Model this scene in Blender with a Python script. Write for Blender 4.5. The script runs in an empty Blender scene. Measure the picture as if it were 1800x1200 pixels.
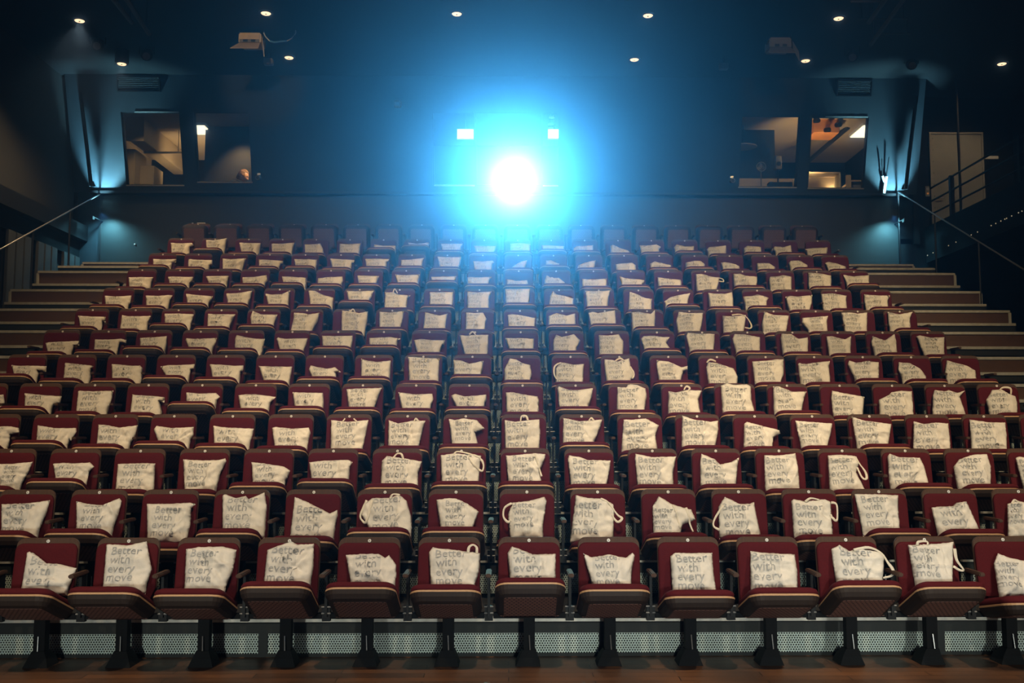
import bpy, bmesh, math, random
from mathutils import Vector, Matrix, noise, geometry

S = bpy.context.scene
COL = S.collection
R = math.radians

# ------------------------------------------------------------------ camera
FPX, TILT, YAW, PX0, PY0 = 1750.0, R(5.03), R(0.89), 922.0, 601.5
cam_d = bpy.data.cameras.new('camera')
cam_d.sensor_width = 36.0
cam_d.lens = FPX / 1800 * 36
cam_d.shift_x = -(PX0 - 900) / 1800
cam_d.shift_y = (PY0 - 600) / 1800
cam = bpy.data.objects.new('camera', cam_d)
COL.objects.link(cam)
CAM = Vector((0, 0, 1.63))
cam.location = CAM
cam.rotation_euler = (R(90) + TILT, 0, -YAW)
cam_d.clip_end = 200
S.camera = cam

# ------------------------------------------------------------------ world, exposure
W = bpy.data.worlds.new('world'); S.world = W
W.use_nodes = True
W.node_tree.nodes['Background'].inputs[0].default_value = (0.5, 0.6, 0.8, 1)
W.node_tree.nodes['Background'].inputs[1].default_value = 0.0006
S.view_settings.view_transform = 'Standard'
S.view_settings.look = 'None'
S.view_settings.exposure = 0.0
S.view_settings.gamma = 1.0
S.cycles.use_denoising = True
S.cycles.max_bounces = 5
S.cycles.diffuse_bounces = 3
S.cycles.glossy_bounces = 2
S.cycles.transmission_bounces = 2
S.cycles.volume_bounces = 0
S.cycles.transparent_max_bounces = 12
S.cycles.sample_clamp_indirect = 3.0


def lamp(name, kind, loc, aim, power, color, size=0.1, angle=60, blend=0.5):
    d = bpy.data.lights.new(name, kind)
    d.energy = power; d.color = color
    if kind == 'SPOT':
        d.spot_size = R(angle); d.spot_blend = blend; d.shadow_soft_size = size
    elif kind == 'AREA':
        d.shape = 'DISK'; d.size = size
    else:
        d.shadow_soft_size = size
    o = bpy.data.objects.new(name, d); COL.objects.link(o)
    o.location = loc
    o.rotation_euler = (Vector(aim) - Vector(loc)).to_track_quat('-Z', 'Y').to_euler()
    return o


# house spots on the lighting bridge above and behind the photographer
WARM = (1.0, 0.84, 0.68)
CL, CC, CR = (1.0, 0.85, 0.71), (1.0, 0.92, 0.86), (1.0, 0.89, 0.79)
for hy, ay, az, row in ((2.6, 7.6, 0.9, ((-4.2, -3.9, 880, CL), (0.4, 0.2, 1340, CC), (4.6, 4.2, 1180, CR))),
                        (5.6, 11.0, 2.3, ((-4.6, -4.2, 740, CL), (0.3, 0.1, 1130, CC), (4.8, 4.3, 1020, CR))),
                        (9.4, 15.2, 3.9, ((-4.2, -3.9, 620, CL), (0.2, 0.0, 720, CC), (4.6, 4.1, 860, CR)))):
    for hx, aimx, pw, col in row:
        lamp('house_spot', 'SPOT', (hx, hy, 7.6), (aimx, ay, az), pw, col, 0.10, 66, 0.8)
# added low fill spots, in place of screen bounce, to brighten the front riser
for hx, pw in ((-2.6, 460), (0.9, 640), (3.6, 560)):
    lamp('riser_fill', 'SPOT', (hx, 0.6, 1.15), (hx * 1.1, 7.2, -0.25), pw, (0.86, 0.97, 1.0), 0.15, 46, 0.9)
for hx, ax in ((-3.0, -4.4), (0.3, 0.3), (3.2, 4.6)):
    lamp('floor_spot', 'SPOT', (hx, 3.6, 7.3), (ax, 6.2, 0.0), 130, (1.0, 0.66, 0.40), 0.1, 34, 1.0)
# narrow spots added only to brighten the two hanging floodlights
lamp('floodlight_fill', 'SPOT', (-2.8, 6.5, 7.0), (-4.05, 15.1, 7.62), 1000, (1.0, 0.82, 0.66), 0.05, 9, 0.6)
lamp('floodlight_fill', 'SPOT', (2.9, 6.5, 7.0), (4.35, 15.1, 7.52), 420, (1.0, 0.82, 0.66), 0.05, 7, 0.6)
# projector beam source, in front of its lens in the booth window
LENS = Vector((0.09, 17.70, 6.11))
lamp('projector_light', 'SPOT', LENS, (0.0, 2.0, 5.2), 3700, (0.17, 0.68, 1.05), 0.05, 64, 1.0)
# blue wall washers at both ends of the ledge
for sx, xw in ((-1, -7.42), (1, 7.12)):
    lamp('wall_washer_light', 'SPOT', (xw + sx * 0.02, 17.60, 5.50), (xw - sx * 0.26, 17.64, 7.0), 2100, (0.12, 0.36, 0.72), 0.03, 64, 0.7)
    lamp('wall_washer_light', 'SPOT', (xw - sx * 0.14, 17.66, 5.50), (xw - sx * 0.12, 17.80, 4.5), 340, (0.09, 0.34, 0.68), 0.03, 150, 1.0)

# ------------------------------------------------------------------ photo geometry helpers
_F = Vector((math.sin(YAW) * math.cos(TILT), math.cos(YAW) * math.cos(TILT), math.sin(TILT)))
_R = Vector((math.cos(YAW), -math.sin(YAW), 0))
_U = _R.cross(_F)


def ray(px, py):
    return _F + _R * ((px - PX0) / FPX) - _U * ((py - PY0) / FPX)


def on_y(px, py, y):
    d = ray(px, py); t = (y - CAM.y) / d.y
    return CAM + d * t


def on_plane(px, py, p, n):
    d = ray(px, py); t = (Vector(p) - CAM).dot(n) / d.dot(n)
    return CAM + d * t


# ------------------------------------------------------------------ materials
def mat(name, rgb, rough=0.6, metal=0.0, var=0.0, scale=20.0, bump=0.0, stretch=(1, 1, 1), spec=0.5, sheen=0.0, emit=None, strength=0.0):
    m = bpy.data.materials.new(name); m.use_nodes = True
    nt = m.node_tree; b = nt.nodes['Principled BSDF']
    b.inputs['Roughness'].default_value = rough
    b.inputs['Metallic'].default_value = metal
    b.inputs['Specular IOR Level'].default_value = spec
    if sheen:
        b.inputs['Sheen Weight'].default_value = sheen
        b.inputs['Sheen Roughness'].default_value = 0.4
        b.inputs['Sheen Tint'].default_value = (rgb[0], rgb[1], rgb[2], 1)
    b.inputs['Base Color'].default_value = (*rgb, 1)
    if var or bump:
        tc = nt.nodes.new('ShaderNodeTexCoord'); mp = nt.nodes.new('ShaderNodeMapping')
        mp.inputs['Scale'].default_value = stretch
        nt.links.new(tc.outputs['Object'], mp.inputs[0])
        nz = nt.nodes.new('ShaderNodeTexNoise'); nz.inputs['Scale'].default_value = scale
        nz.inputs['Detail'].default_value = 5
        nt.links.new(mp.outputs[0], nz.inputs['Vector'])
        if var:
            mx = nt.nodes.new('ShaderNodeMix'); mx.data_type = 'RGBA'
            mx.inputs[6].default_value = (*[c * (1 - var) for c in rgb], 1)
            mx.inputs[7].default_value = (*[min(1, c * (1 + var)) for c in rgb], 1)
            nt.links.new(nz.outputs[0], mx.inputs[0])
            nt.links.new(mx.outputs[2], b.inputs['Base Color'])
        if bump:
            bp = nt.nodes.new('ShaderNodeBump'); bp.inputs['Strength'].default_value = bump
            bp.inputs['Distance'].default_value = 0.01
            nt.links.new(nz.outputs[0], bp.inputs['Height'])
            nt.links.new(bp.outputs[0], b.inputs['Normal'])
    if emit:
        b.inputs['Emission Color'].default_value = (*emit, 1)
        b.inputs['Emission Strength'].default_value = strength
    return m


def dots(m, pitch, rad, axes, hole=None, clear=False):
    """hexagonal field of round holes over a material, in object space"""
    nt = m.node_tree; N = nt.nodes; L = nt.links
    tc = N.new('ShaderNodeTexCoord'); sp = N.new('ShaderNodeSeparateXYZ')
    L.new(tc.outputs['Object'], sp.inputs[0])

    def M(op, a, b=None):
        n = N.new('ShaderNodeMath'); n.operation = op
        for i, v in enumerate((a, b)):
            if v is None: continue
            if isinstance(v, (int, float)): n.inputs[i].default_value = v
            else: L.new(v, n.inputs[i])
        return n.outputs[0]
    u, v = sp.outputs[axes[0]], sp.outputs[axes[1]]
    px, py = pitch, pitch * 1.732

    def d2(ou, ov):
        a = M('SUBTRACT', M('MODULO', M('ADD', u, 1000 * px + ou), px), px / 2)
        b = M('SUBTRACT', M('MODULO', M('ADD', v, 1000 * py + ov), py), py / 2)
        return M('ADD', M('MULTIPLY', a, a), M('MULTIPLY', b, b))
    d = M('MINIMUM', d2(0, 0), d2(px / 2, py / 2))
    mask = M('LESS_THAN', d, rad * rad)
    b = N['Principled BSDF']; out = N['Material Output']
    mixs = N.new('ShaderNodeMixShader')
    L.new(mask, mixs.inputs[0]); L.new(b.outputs[0], mixs.inputs[1])
    if clear:
        t = N.new('ShaderNodeBsdfTransparent')
    else:
        t = N.new('ShaderNodeBsdfDiffuse'); t.inputs[0].default_value = (*hole, 1)
    L.new(t.outputs[0], mixs.inputs[2]); L.new(mixs.outputs[0], out.inputs[0])
    return m


VELVET = mat('red_velvet', (0.080, 0.0055, 0.0085), 0.85, var=0.25, scale=60, bump=0.15, spec=0.2, sheen=0.18)
WALNUT = mat('walnut_veneer', (0.082, 0.043, 0.028), 0.6, spec=0.25, var=0.4, scale=14, stretch=(6, 1, 0.6))
SHELLW = mat('dark_stained_shell', (0.028, 0.018, 0.014), 0.6, var=0.4, scale=14, stretch=(6, 1, 1), spec=0.25)
BELLY = dots(mat('perforated_walnut', (0.16, 0.078, 0.062), 0.6, var=0.3, scale=14, stretch=(6, 1, 1)), 0.030, 0.0065, (0, 1), hole=(0.035, 0.022, 0.018))
PLY = mat('plywood_edge', (0.50, 0.30, 0.16), 0.5, var=0.2, scale=40, stretch=(1, 1, 20))
BLACKM = mat('black_steel', (0.007, 0.0075, 0.009), 0.55, var=0.3, scale=8, spec=0.3)
CHROME = mat('bright_steel', (0.62, 0.63, 0.64), 0.3, metal=0.9, var=0.1, scale=30)
BOLT = mat('dull_bolt_steel', (0.22, 0.225, 0.23), 0.5, metal=0.4, var=0.15, scale=30)
ALU = mat('worn_aluminium', (0.50, 0.50, 0.48), 0.45, metal=0.35, var=0.35, scale=6, stretch=(3, 1, 1))
DECK = mat('dark_deck_carpet', (0.020, 0.020, 0.022), 0.9, var=0.3, scale=40)
RUBBER = mat('black_cast_iron', (0.0035, 0.0036, 0.004), 0.7, var=0.2, scale=8, spec=0.2)
PIPEM = mat('dark_grey_pipe', (0.035, 0.038, 0.04), 0.5, var=0.2, scale=8)
FASCIA = mat('dark_green_steel', (0.007, 0.010, 0.0105), 0.6, var=0.25, scale=5)
PERF = dots(mat('perforated_steel', (0.50, 0.60, 0.58), 0.45, metal=0.2, var=0.2, scale=3), 0.0185, 0.0052, (0, 2), clear=True)
STEPWOOD = mat('brown_step_wood', (0.075, 0.036, 0.019), 0.5, var=0.45, scale=9, stretch=(1, 1, 5))
DISC = mat('white_enamel', (0.80, 0.80, 0.78), 0.35, var=0.05, scale=30)
INKD = mat('dark_digit', (0.05, 0.05, 0.05), 0.5, var=0.1, scale=30)
INK = mat('grey_print', (0.42, 0.415, 0.415), 0.8, var=0.5, scale=7)
STRAP = mat('cotton_webbing', (0.78, 0.71, 0.60), 0.9, var=0.12, scale=60, bump=0.3)
WALLB = mat('midnight_paint', (0.011, 0.022, 0.031), 0.75, var=0.18, scale=3)
WALLL = mat('dark_grey_panel_paint', (0.010, 0.017, 0.019), 0.6, var=0.15, scale=4)
BLACK = mat('black_paint', (0.005, 0.0065, 0.0075), 0.85, spec=0.2, var=0.2, scale=4)
CURT = mat('black_molton_cloth', (0.030, 0.029, 0.028), 0.95, var=0.2, scale=12)
SLAT = mat('charcoal_slat_paint', (0.050, 0.052, 0.052), 0.6, var=0.3, scale=4, stretch=(8, 8, 1))
DOORG = mat('grey_door_paint', (0.30, 0.29, 0.27), 0.55, var=0.2, scale=7)
CREAM = mat('cream_plaster', (0.50, 0.42, 0.33), 0.8, var=0.1, scale=6)
OAK = mat('pale_laminate', (0.58, 0.48, 0.36), 0.5, var=0.15, scale=8, stretch=(1, 1, 6))
ORANGE = mat('orange_panel', (0.80, 0.33, 0.09), 0.6, var=0.15, scale=5)
GREYB = mat('grey_box_plastic', (0.20, 0.20, 0.21), 0.5, var=0.1, scale=10)
WHITEP = mat('white_plastic', (0.75, 0.75, 0.73), 0.4, var=0.05, scale=12)
BEIGE = mat('beige_lamp_metal', (0.66, 0.56, 0.45), 0.45, metal=0.2, var=0.25, scale=14)
BLUEC = mat('blue_cable', (0.05, 0.22, 0.6), 0.5, var=0.1, scale=10)
GLOW_D = mat('lit_downlight_lens', (0.9, 0.8, 0.7), 0.4, var=0.05, scale=40, emit=(1.0, 0.80, 0.66), strength=1.6)
GLOW_W = mat('lit_panel', (0.9, 0.9, 0.9), 0.4, var=0.05, scale=4, emit=(1.0, 0.96, 0.92), strength=2.2)
GLOW_L = mat('lit_projector_lens', (0.9, 0.95, 1.0), 0.2, var=0.02, scale=4, emit=(0.75, 0.92, 1.0), strength=60)
GLOW_S = mat('tiny_stair_led', (0.9, 0.85, 0.7), 0.4, var=0.05, scale=4, emit=(1.0, 0.9, 0.75), strength=0.35)
SKIN = mat('skin', (0.60, 0.34, 0.25), 0.5, var=0.1, scale=18)
HAIR = mat('light_brown_hair', (0.23, 0.125, 0.07), 0.6, var=0.4, scale=30, stretch=(1, 1, 0.2))
JACKET = mat('black_jacket_cloth', (0.018, 0.018, 0.02), 0.9, var=0.2, scale=20)


def canvas():
    m = mat('natural_cotton_canvas', (0.79, 0.735, 0.665), 0.92, var=0.10, scale=25, bump=0.25, spec=0.2)
    nt = m.node_tree; N = nt.nodes; L = nt.links
    b = N['Principled BSDF']
    old = b.inputs['Base Color'].links[0].from_socket
    uv = N.new('ShaderNodeUVMap'); sp = N.new('ShaderNodeSeparateXYZ'); L.new(uv.outputs[0], sp.inputs[0])
    w = N.new('ShaderNodeTexNoise'); w.inputs['Scale'].default_value = 3
    L.new(uv.outputs[0], w.inputs['Vector'])

    def M(op, a, b2):
        n = N.new('ShaderNodeMath'); n.operation = op
        for i, v in enumerate((a, b2)):
            if isinstance(v, (int, float)): n.inputs[i].default_value = v
            else: L.new(v, n.inputs[i])
        return n.outputs[0]
    k = M('MULTIPLY', M('GREATER_THAN', sp.outputs[0], 0.03), M('LESS_THAN', sp.outputs[0], 0.66))
    k = M('MULTIPLY', k, M('LESS_THAN', sp.outputs[1], 0.80))
    k = M('MULTIPLY', k, M('ADD', M('MULTIPLY', w.outputs[0], 1.1), -0.05))
    mx = N.new('ShaderNodeMix'); mx.data_type = 'RGBA'
    L.new(k, mx.inputs[0]); L.new(old, mx.inputs[6]); mx.inputs[7].default_value = (0.60, 0.585, 0.55, 1)
    L.new(mx.outputs[2], b.inputs['Base Color'])
    return m


CANVAS = canvas()


def floor_mat():
    m = mat('worn_stage_boards', (0.10, 0.05, 0.028), 0.48, spec=0.3)
    nt = m.node_tree; N = nt.nodes; L = nt.links; b = N['Principled BSDF']
    tc = N.new('ShaderNodeTexCoord')
    br = N.new('ShaderNodeTexBrick'); L.new(tc.outputs['Object'], br.inputs['Vector'])
    br.inputs['Scale'].default_value = 1.0; br.inputs['Brick Width'].default_value = 1.1
    br.inputs['Row Height'].default_value = 0.11; br.inputs['Mortar Size'].default_value = 0.003
    br.inputs['Color1'].default_value = (0.13, 0.062, 0.03, 1); br.inputs['Color2'].default_value = (0.075, 0.04, 0.024, 1)
    br.inputs['Mortar'].default_value = (0.015, 0.01, 0.008, 1)
    nz = N.new('ShaderNodeTexNoise'); nz.inputs['Scale'].default_value = 2.2; nz.inputs['Detail'].default_value = 6
    L.new(tc.outputs['Object'], nz.inputs['Vector'])
    mx = N.new('ShaderNodeMix'); mx.data_type = 'RGBA'; mx.blend_type = 'MULTIPLY'
    mx.inputs[0].default_value = 0.8
    cr = N.new('ShaderNodeValToRGB'); cr.color_ramp.elements[0].color = (0.45, 0.45, 0.5, 1); cr.color_ramp.elements[1].color = (1.5, 1.3, 1.1, 1)
    cr.color_ramp.elements[0].position = 0.3; cr.color_ramp.elements[1].position = 0.7
    L.new(nz.outputs[0], cr.inputs[0]); L.new(br.outputs['Color'], mx.inputs[6]); L.new(cr.outputs[0], mx.inputs[7])
    L.new(mx.outputs[2], b.inputs['Base Color'])
    return m


FLOORM = floor_mat()


def glass_mat():
    m = bpy.data.materials.new('window_glass'); m.use_nodes = True
    nt = m.node_tree; N = nt.nodes; L = nt.links
    N.remove(N['Principled BSDF'])
    t = N.new('ShaderNodeBsdfTransparent'); t.inputs[0].default_value = (0.93, 0.95, 0.95, 1)
    g = N.new('ShaderNodeBsdfGlossy'); g.inputs['Roughness'].default_value = 0.03
    f = N.new('ShaderNodeFresnel'); f.inputs[0].default_value = 1.45
    mx = N.new('ShaderNodeMixShader')
    L.new(f.outputs[0], mx.inputs[0]); L.new(t.outputs[0], mx.inputs[1]); L.new(g.outputs[0], mx.inputs[2])
    L.new(mx.outputs[0], N['Material Output'].inputs[0])
    return m


GLASS = glass_mat()


def haze_mat():
    m = bpy.data.materials.new('stage_haze'); m.use_nodes = True
    nt = m.node_tree; N = nt.nodes; L = nt.links
    N.remove(N['Principled BSDF'])
    a = N.new('ShaderNodeVolumeScatter'); a.inputs['Color'].default_value = (0.0, 0.26, 1.0, 1)
    a.inputs['Density'].default_value = 0.040; a.inputs['Anisotropy'].default_value = 0.90
    b = N.new('ShaderNodeVolumeScatter'); b.inputs['Color'].default_value = (0.75, 0.88, 1.0, 1)
    b.inputs['Density'].default_value = 0.018; b.inputs['Anisotropy'].default_value = 0.9955
    ad = N.new('ShaderNodeAddShader')
    L.new(a.outputs[0], ad.inputs[0]); L.new(b.outputs[0], ad.inputs[1])
    L.new(ad.outputs[0], N['Material Output'].inputs['Volume'])
    return m


HAZE = haze_mat()


# ------------------------------------------------------------------ mesh helpers
def link(name, bm, m, parent=None, smooth=False, loc=None):
    me = bpy.data.meshes.new(name)
    bm.normal_update()
    bm.to_mesh(me); bm.free()
    if smooth:
        for p in me.polygons: p.use_smooth = True
    me.materials.append(m)
    o = bpy.data.objects.new(name, me); COL.objects.link(o)
    if parent: o.parent = parent
    if loc: o.location = loc
    return o


def empty(name, loc=(0, 0, 0), rz=0.0):
    o = bpy.data.objects.new(name, None); COL.objects.link(o)
    o.location = loc; o.rotation_euler = (0, 0, rz); o.empty_display_size = 0.05
    return o


def tag(o, label=None, cat=None, group=None, kind=None):
    for k, v in (('label', label), ('category', cat), ('group', group), ('kind', kind)):
        if v: o[k] = v
    return o


def box(bm, x0, x1, y0, y1, z0, z1, M=None):
    v = [bm.verts.new(Vector(p) if M is None else M @ Vector(p)) for p in
         ((x0, y0, z0), (x1, y0, z0), (x1, y1, z0), (x0, y1, z0), (x0, y0, z1), (x1, y0, z1), (x1, y1, z1), (x0, y1, z1))]
    for f in ((0, 3, 2, 1), (4, 5, 6, 7), (0, 1, 5, 4), (1, 2, 6, 5), (2, 3, 7, 6), (3, 0, 4, 7)):
        bm.faces.new([v[i] for i in f])


def bbox(x0, x1, y0, y1, z0, z1, bev=0.0, seg=2):
    bm = bmesh.new(); box(bm, x0, x1, y0, y1, z0, z1)
    if bev: bmesh.ops.bevel(bm, geom=bm.edges[:], offset=bev, segments=seg, affect='EDGES')
    return bm


def tube(bm, pts, r, n=8, closed=True):
    pts = [Vector(p) for p in pts]; rings = []
    for i, p in enumerate(pts):
        t = (pts[min(i + 1, len(pts) - 1)] - pts[max(i - 1, 0)]).normalized()
        a = Vector((0, 0, 1)) if abs(t.z) < 0.9 else Vector((1, 0, 0))
        u = t.cross(a).normalized(); w = t.cross(u)
        rr = r[i] if isinstance(r, (list, tuple)) else r
        rings.append([bm.verts.new(p + (u * math.cos(2 * math.pi * k / n) + w * math.sin(2 * math.pi * k / n)) * rr) for k in range(n)])
    for a, b in zip(rings, rings[1:]):
        for k in range(n):
            bm.faces.new((a[k], a[(k + 1) % n], b[(k + 1) % n], b[k]))
    if closed:
        bm.faces.new(rings[0][::-1]); bm.faces.new(rings[-1])


def rrect(w, h, r, rb=None, seg=5):
    """rounded rectangle outline, x in +-w/2, y 0..h; r at the top corners, rb at the bottom"""
    rb = r if rb is None else rb
    out = []
    for cx, cy, rad, a0 in ((w / 2 - rb, rb, rb, -90), (w / 2 - r, h - r, r, 0), (-w / 2 + r, h - r, r, 90), (-w / 2 + rb, rb, rb, 180)):
        for i in range(seg + 1):
            a = R(a0 + 90 * i / seg)
            out.append((cx + rad * math.cos(a), cy + rad * math.sin(a)))
    return out


def inset(poly, d):
    """shrink an outline towards its inside by d"""
    n = len(poly); out = []
    for i in range(n):
        p0, p1, p2 = Vector(poly[i - 1]), Vector(poly[i]), Vector(poly[(i + 1) % n])
        e1 = (p1 - p0); e2 = (p2 - p1)
        n1 = Vector((-e1.y, e1.x)).normalized() if e1.length > 1e-9 else Vector((0, 0))
        n2 = Vector((-e2.y, e2.x)).normalized() if e2.length > 1e-9 else Vector((0, 0))
        nn = (n1 + n2)
        nn = nn.normalized() if nn.length > 1e-9 else n1
        out.append((p1.x + nn.x * d, p1.y + nn.y * d))
    return out


def pad(bm, poly, levels, place):
    """stack of shrinking outlines (inset, height); place maps (x, y, height) to a point"""
    rings = []
    for d, h in levels:
        q = inset(poly, d) if d else poly
        rings.append([bm.verts.new(place(x, y, h)) for x, y in q])
    n = len(poly)
    for a, b in zip(rings, rings[1:]):
        for k in range(n):
            bm.faces.new((a[k], a[(k + 1) % n], b[(k + 1) % n], b[k]))
    bm.faces.new(rings[0][::-1]); bm.faces.new(rings[-1])
    bmesh.ops.recalc_face_normals(bm, faces=bm.faces[:])


ORD = ['', 'first', 'second', 'third', 'fourth', 'fifth', 'sixth', 'seventh', 'eighth', 'ninth', 'tenth', 'eleventh', 'twelfth', 'thirteenth',
       'fourteenth', 'fifteenth', 'sixteenth', 'seventeenth', 'eighteenth', 'nineteenth', 'twentieth', 'twenty-first']
ROWNAME = ['', 'front row'] + ['%s row from the floor' % ORD[i] for i in range(2, 13)] + ['topmost row']
# ------------------------------------------------------------------ tier layout (metres)
NROW = 13
YB = [0] + [7.01 + 0.836 * i for i in range(NROW)]                       # backrest tops
ZT = [0] + [1.63 + z for z in (-0.74, -0.46, -0.16, 0.15, 0.48, 0.84, 1.20, 1.56, 1.95, 2.35, 2.73, 3.13, 3.55)]
ZP = [0] + [z - 0.85 for z in ZT[1:]]                                      # platform under each seat
X0, PITCH = 0.140, 0.551
YN = [0] + [y - 0.655 for y in YB[1:]]                                      # platform noses
YWALL = 17.95

# ------------------------------------------------------------------ room shell
ZLEDGE, ZCEIL = 5.93, 7.90
XL, XR = -7.45, 7.15                      # ends of the rear wall
LEAN_P = Vector((0, 17.85, ZLEDGE)); LEAN_V = Vector((0, -0.60, 1.97)).normalized()
LEAN_N = Vector((0, LEAN_V.z, -LEAN_V.y))      # away from the hall
LEAN_H = 1.97 / LEAN_V.z


def structure(name, bm, m, parent=None):
    o = link(name, bm, m, parent)
    if parent is None: o['kind'] = 'structure'
    return o


structure('floor', bbox(-12, 12, -3, 18.4, -0.10, 0.04), FLOORM)
structure('ceiling', bbox(-12, 12, -3, 22, ZCEIL, ZCEIL + 0.2), BLACK)
structure('wall_left', bbox(-8.1, -7.95, 4, 18.2, 0, ZCEIL), CURT)
structure('wall_right', bbox(9.5, 9.65, 4, 18.4, 0, ZCEIL), BLACK)
structure('wall_back_left', bbox(-8.1, XL, 18.0, 18.1, 0, ZCEIL), WALLB)
structure('wall_back', bbox(XL, XR, YWALL, YWALL + 0.1, 3.9, ZLEDGE - 0.03), WALLL)
bm = bmesh.new()
box(bm, XL, XR, YWALL - 0.012, YWALL, 4.36, 4.46)
structure('baseboard_back', bm, BLACK)
structure('trim_1', bbox(XL - 0.15, XR + 0.15, 17.80, 18.0, ZLEDGE - 0.03, ZLEDGE + 0.01), BLACKM)


def lean(x, w, dep=0.0):
    return Vector((x, 0, 0)) + LEAN_P + LEAN_V * w + LEAN_N * dep


def lean_box(bm, x0, x1, w0, w1, d0, d1):
    v = [bm.verts.new(lean(x, w, d)) for x, w, d in
         ((x0, w0, d0), (x1, w0, d0), (x1, w0, d1), (x0, w0, d1), (x0, w1, d0), (x1, w1, d0), (x1, w1, d1), (x0, w1, d1))]
    for f in ((0, 3, 2, 1), (4, 5, 6, 7), (0, 1, 5, 4), (1, 2, 6, 5), (2, 3, 7, 6), (3, 0, 4, 7)):
        bm.faces.new([v[i] for i in f])
    bmesh.ops.recalc_face_normals(bm, faces=bm.faces[:])


def lean_xw(px, py):
    p = on_plane(px, py, LEAN_P, LEAN_N)
    return p.x, (p - LEAN_P).dot(LEAN_V)


WIN = []
for (pxl, pxr, pyt, pyb) in ((217, 320, 197, 326.5), (343, 441, 197, 321), (760, 984, 197, 327), (1300.5, 1404, 203.5, 330), (1423, 1523, 205.5, 332)):
    pym = (pyt + pyb) / 2
    x0 = lean_xw(pxl, pym)[0]; x1 = lean_xw(pxr, pym)[0]
    xm = (pxl + pxr) / 2
    WIN.append((x0, x1, lean_xw(xm, pyb)[1], lean_xw(xm, pyt)[1]))
bm = bmesh.new()
UX0, UX1 = XL - 0.42, XR + 0.32
edges = [UX0]
for x0, x1, w0, w1 in WIN:
    edges += [x0, x1]
edges.append(UX1)
for i in range(0, len(edges), 2):
    lean_box(bm, edges[i], edges[i + 1], 0, LEAN_H, 0, 0.14)
for x0, x1, w0, w1 in WIN:
    lean_box(bm, x0, x1, 0, w0, 0, 0.14); lean_box(bm, x0, x1, w1, LEAN_H, 0, 0.14)
structure('wall_back_upper', bm, WALLB)
for i, (x0, x1, w0, w1) in enumerate(WIN):
    bm = bmesh.new(); f = 0.022
    for a in ((x0, x0 + f, w0, w1), (x1 - f, x1, w0, w1), (x0 + f, x1 - f, w0, w0 + f), (x0 + f, x1 - f, w1 - f, w1)):
        lean_box(bm, a[0], a[1], a[2], a[3], 0.03, 0.10)
    splits = [x0 + f, x1 - f]
    if i == 2:
        splits = [x0 + f, x0 + 0.76, x0 + 0.80, x1 - 0.34, x1 - 0.30, x1 - f]
        for a, b in ((splits[1], splits[2]), (splits[3], splits[4])):
            lean_box(bm, a, b, w0 + f, w1 - f, 0.03, 0.10)
    wn = structure('window_%d' % (i + 1), bm, BLACKM)
    for j in range(0, len(splits), 2):
        if i == 2 and j == 2: continue                 # the middle bay is the open projection port
        b2 = bmesh.new(); lean_box(b2, splits[j], splits[j + 1], w0 + f, w1 - f, 0.06, 0.066)
        link('pane', b2, GLASS, wn)
    b2 = bmesh.new()
    if i == 2:
        lean_box(b2, splits[0], splits[1], w0 - 0.004, w0 + 0.02, -0.012, 0.03); lean_box(b2, splits[4], splits[5], w0 - 0.004, w0 + 0.02, -0.012, 0.03)
    else:
        lean_box(b2, x0, x1, w0 - 0.004, w0 + 0.016, -0.012, 0.03)
    link('sill', b2, ALU, wn)
    if i in (0, 4):
        b2 = bmesh.new(); lean_box(b2, x0 + 0.25, x1 - 0.02, w1 - 0.008, w1 + 0.012, -0.010, 0.03); link('head_trim', b2, ALU, wn)

# black return walls at both ends of the leaning wall
structure('wall_back_end', bbox(XR - 0.05, 7.75, 18.06, 18.14, 0, ZLEDGE), BLACK)
structure('wall_back_right', bbox(XR + 0.45, 9.5, 18.25, 18.35, 0, ZCEIL), BLACK)

# booth rooms behind the windows
bm = bmesh.new()
box(bm, UX0, UX1, 18.06, 21.6, 5.05, 5.15)
structure('floor_booth', bm, DECK)
structure('ceiling_booth', bbox(UX0, -3.7, 17.62, 21.6, 7.55, 7.65), CREAM)
structure('ceiling_booth_right', bbox(3.85, UX1, 17.62, 21.6, 7.55, 7.65), CREAM)
structure('wall_booth_rear', bbox(UX0, UX1, 21.6, 21.7, 5.05, ZCEIL), BLACK)
structure('wall_booth_left', bbox(UX0 - 0.1, UX0, 18.0, 21.6, 5.05, ZCEIL), CREAM)
structure('wall_booth_right', bbox(UX1, UX1 + 0.1, 18.0, 21.6, 5.05, ZCEIL), BLACK)
structure('wall_booth_partition', bbox(-3.8, -3.7, 18.05, 21.6, 5.15, ZCEIL), WALLB)
structure('wall_booth_divider', bbox(3.75, 3.85, 18.05, 21.6, 5.15, ZCEIL), WALLB)
structure('wall_booth_screen', bbox(-5.95, -3.8, 19.15, 19.25, 5.15, 7.55), CURT)
structure('wall_booth_screen_right', bbox(3.85, 5.25, 19.2, 19.3, 5.15, 7.55), WALLB)

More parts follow.
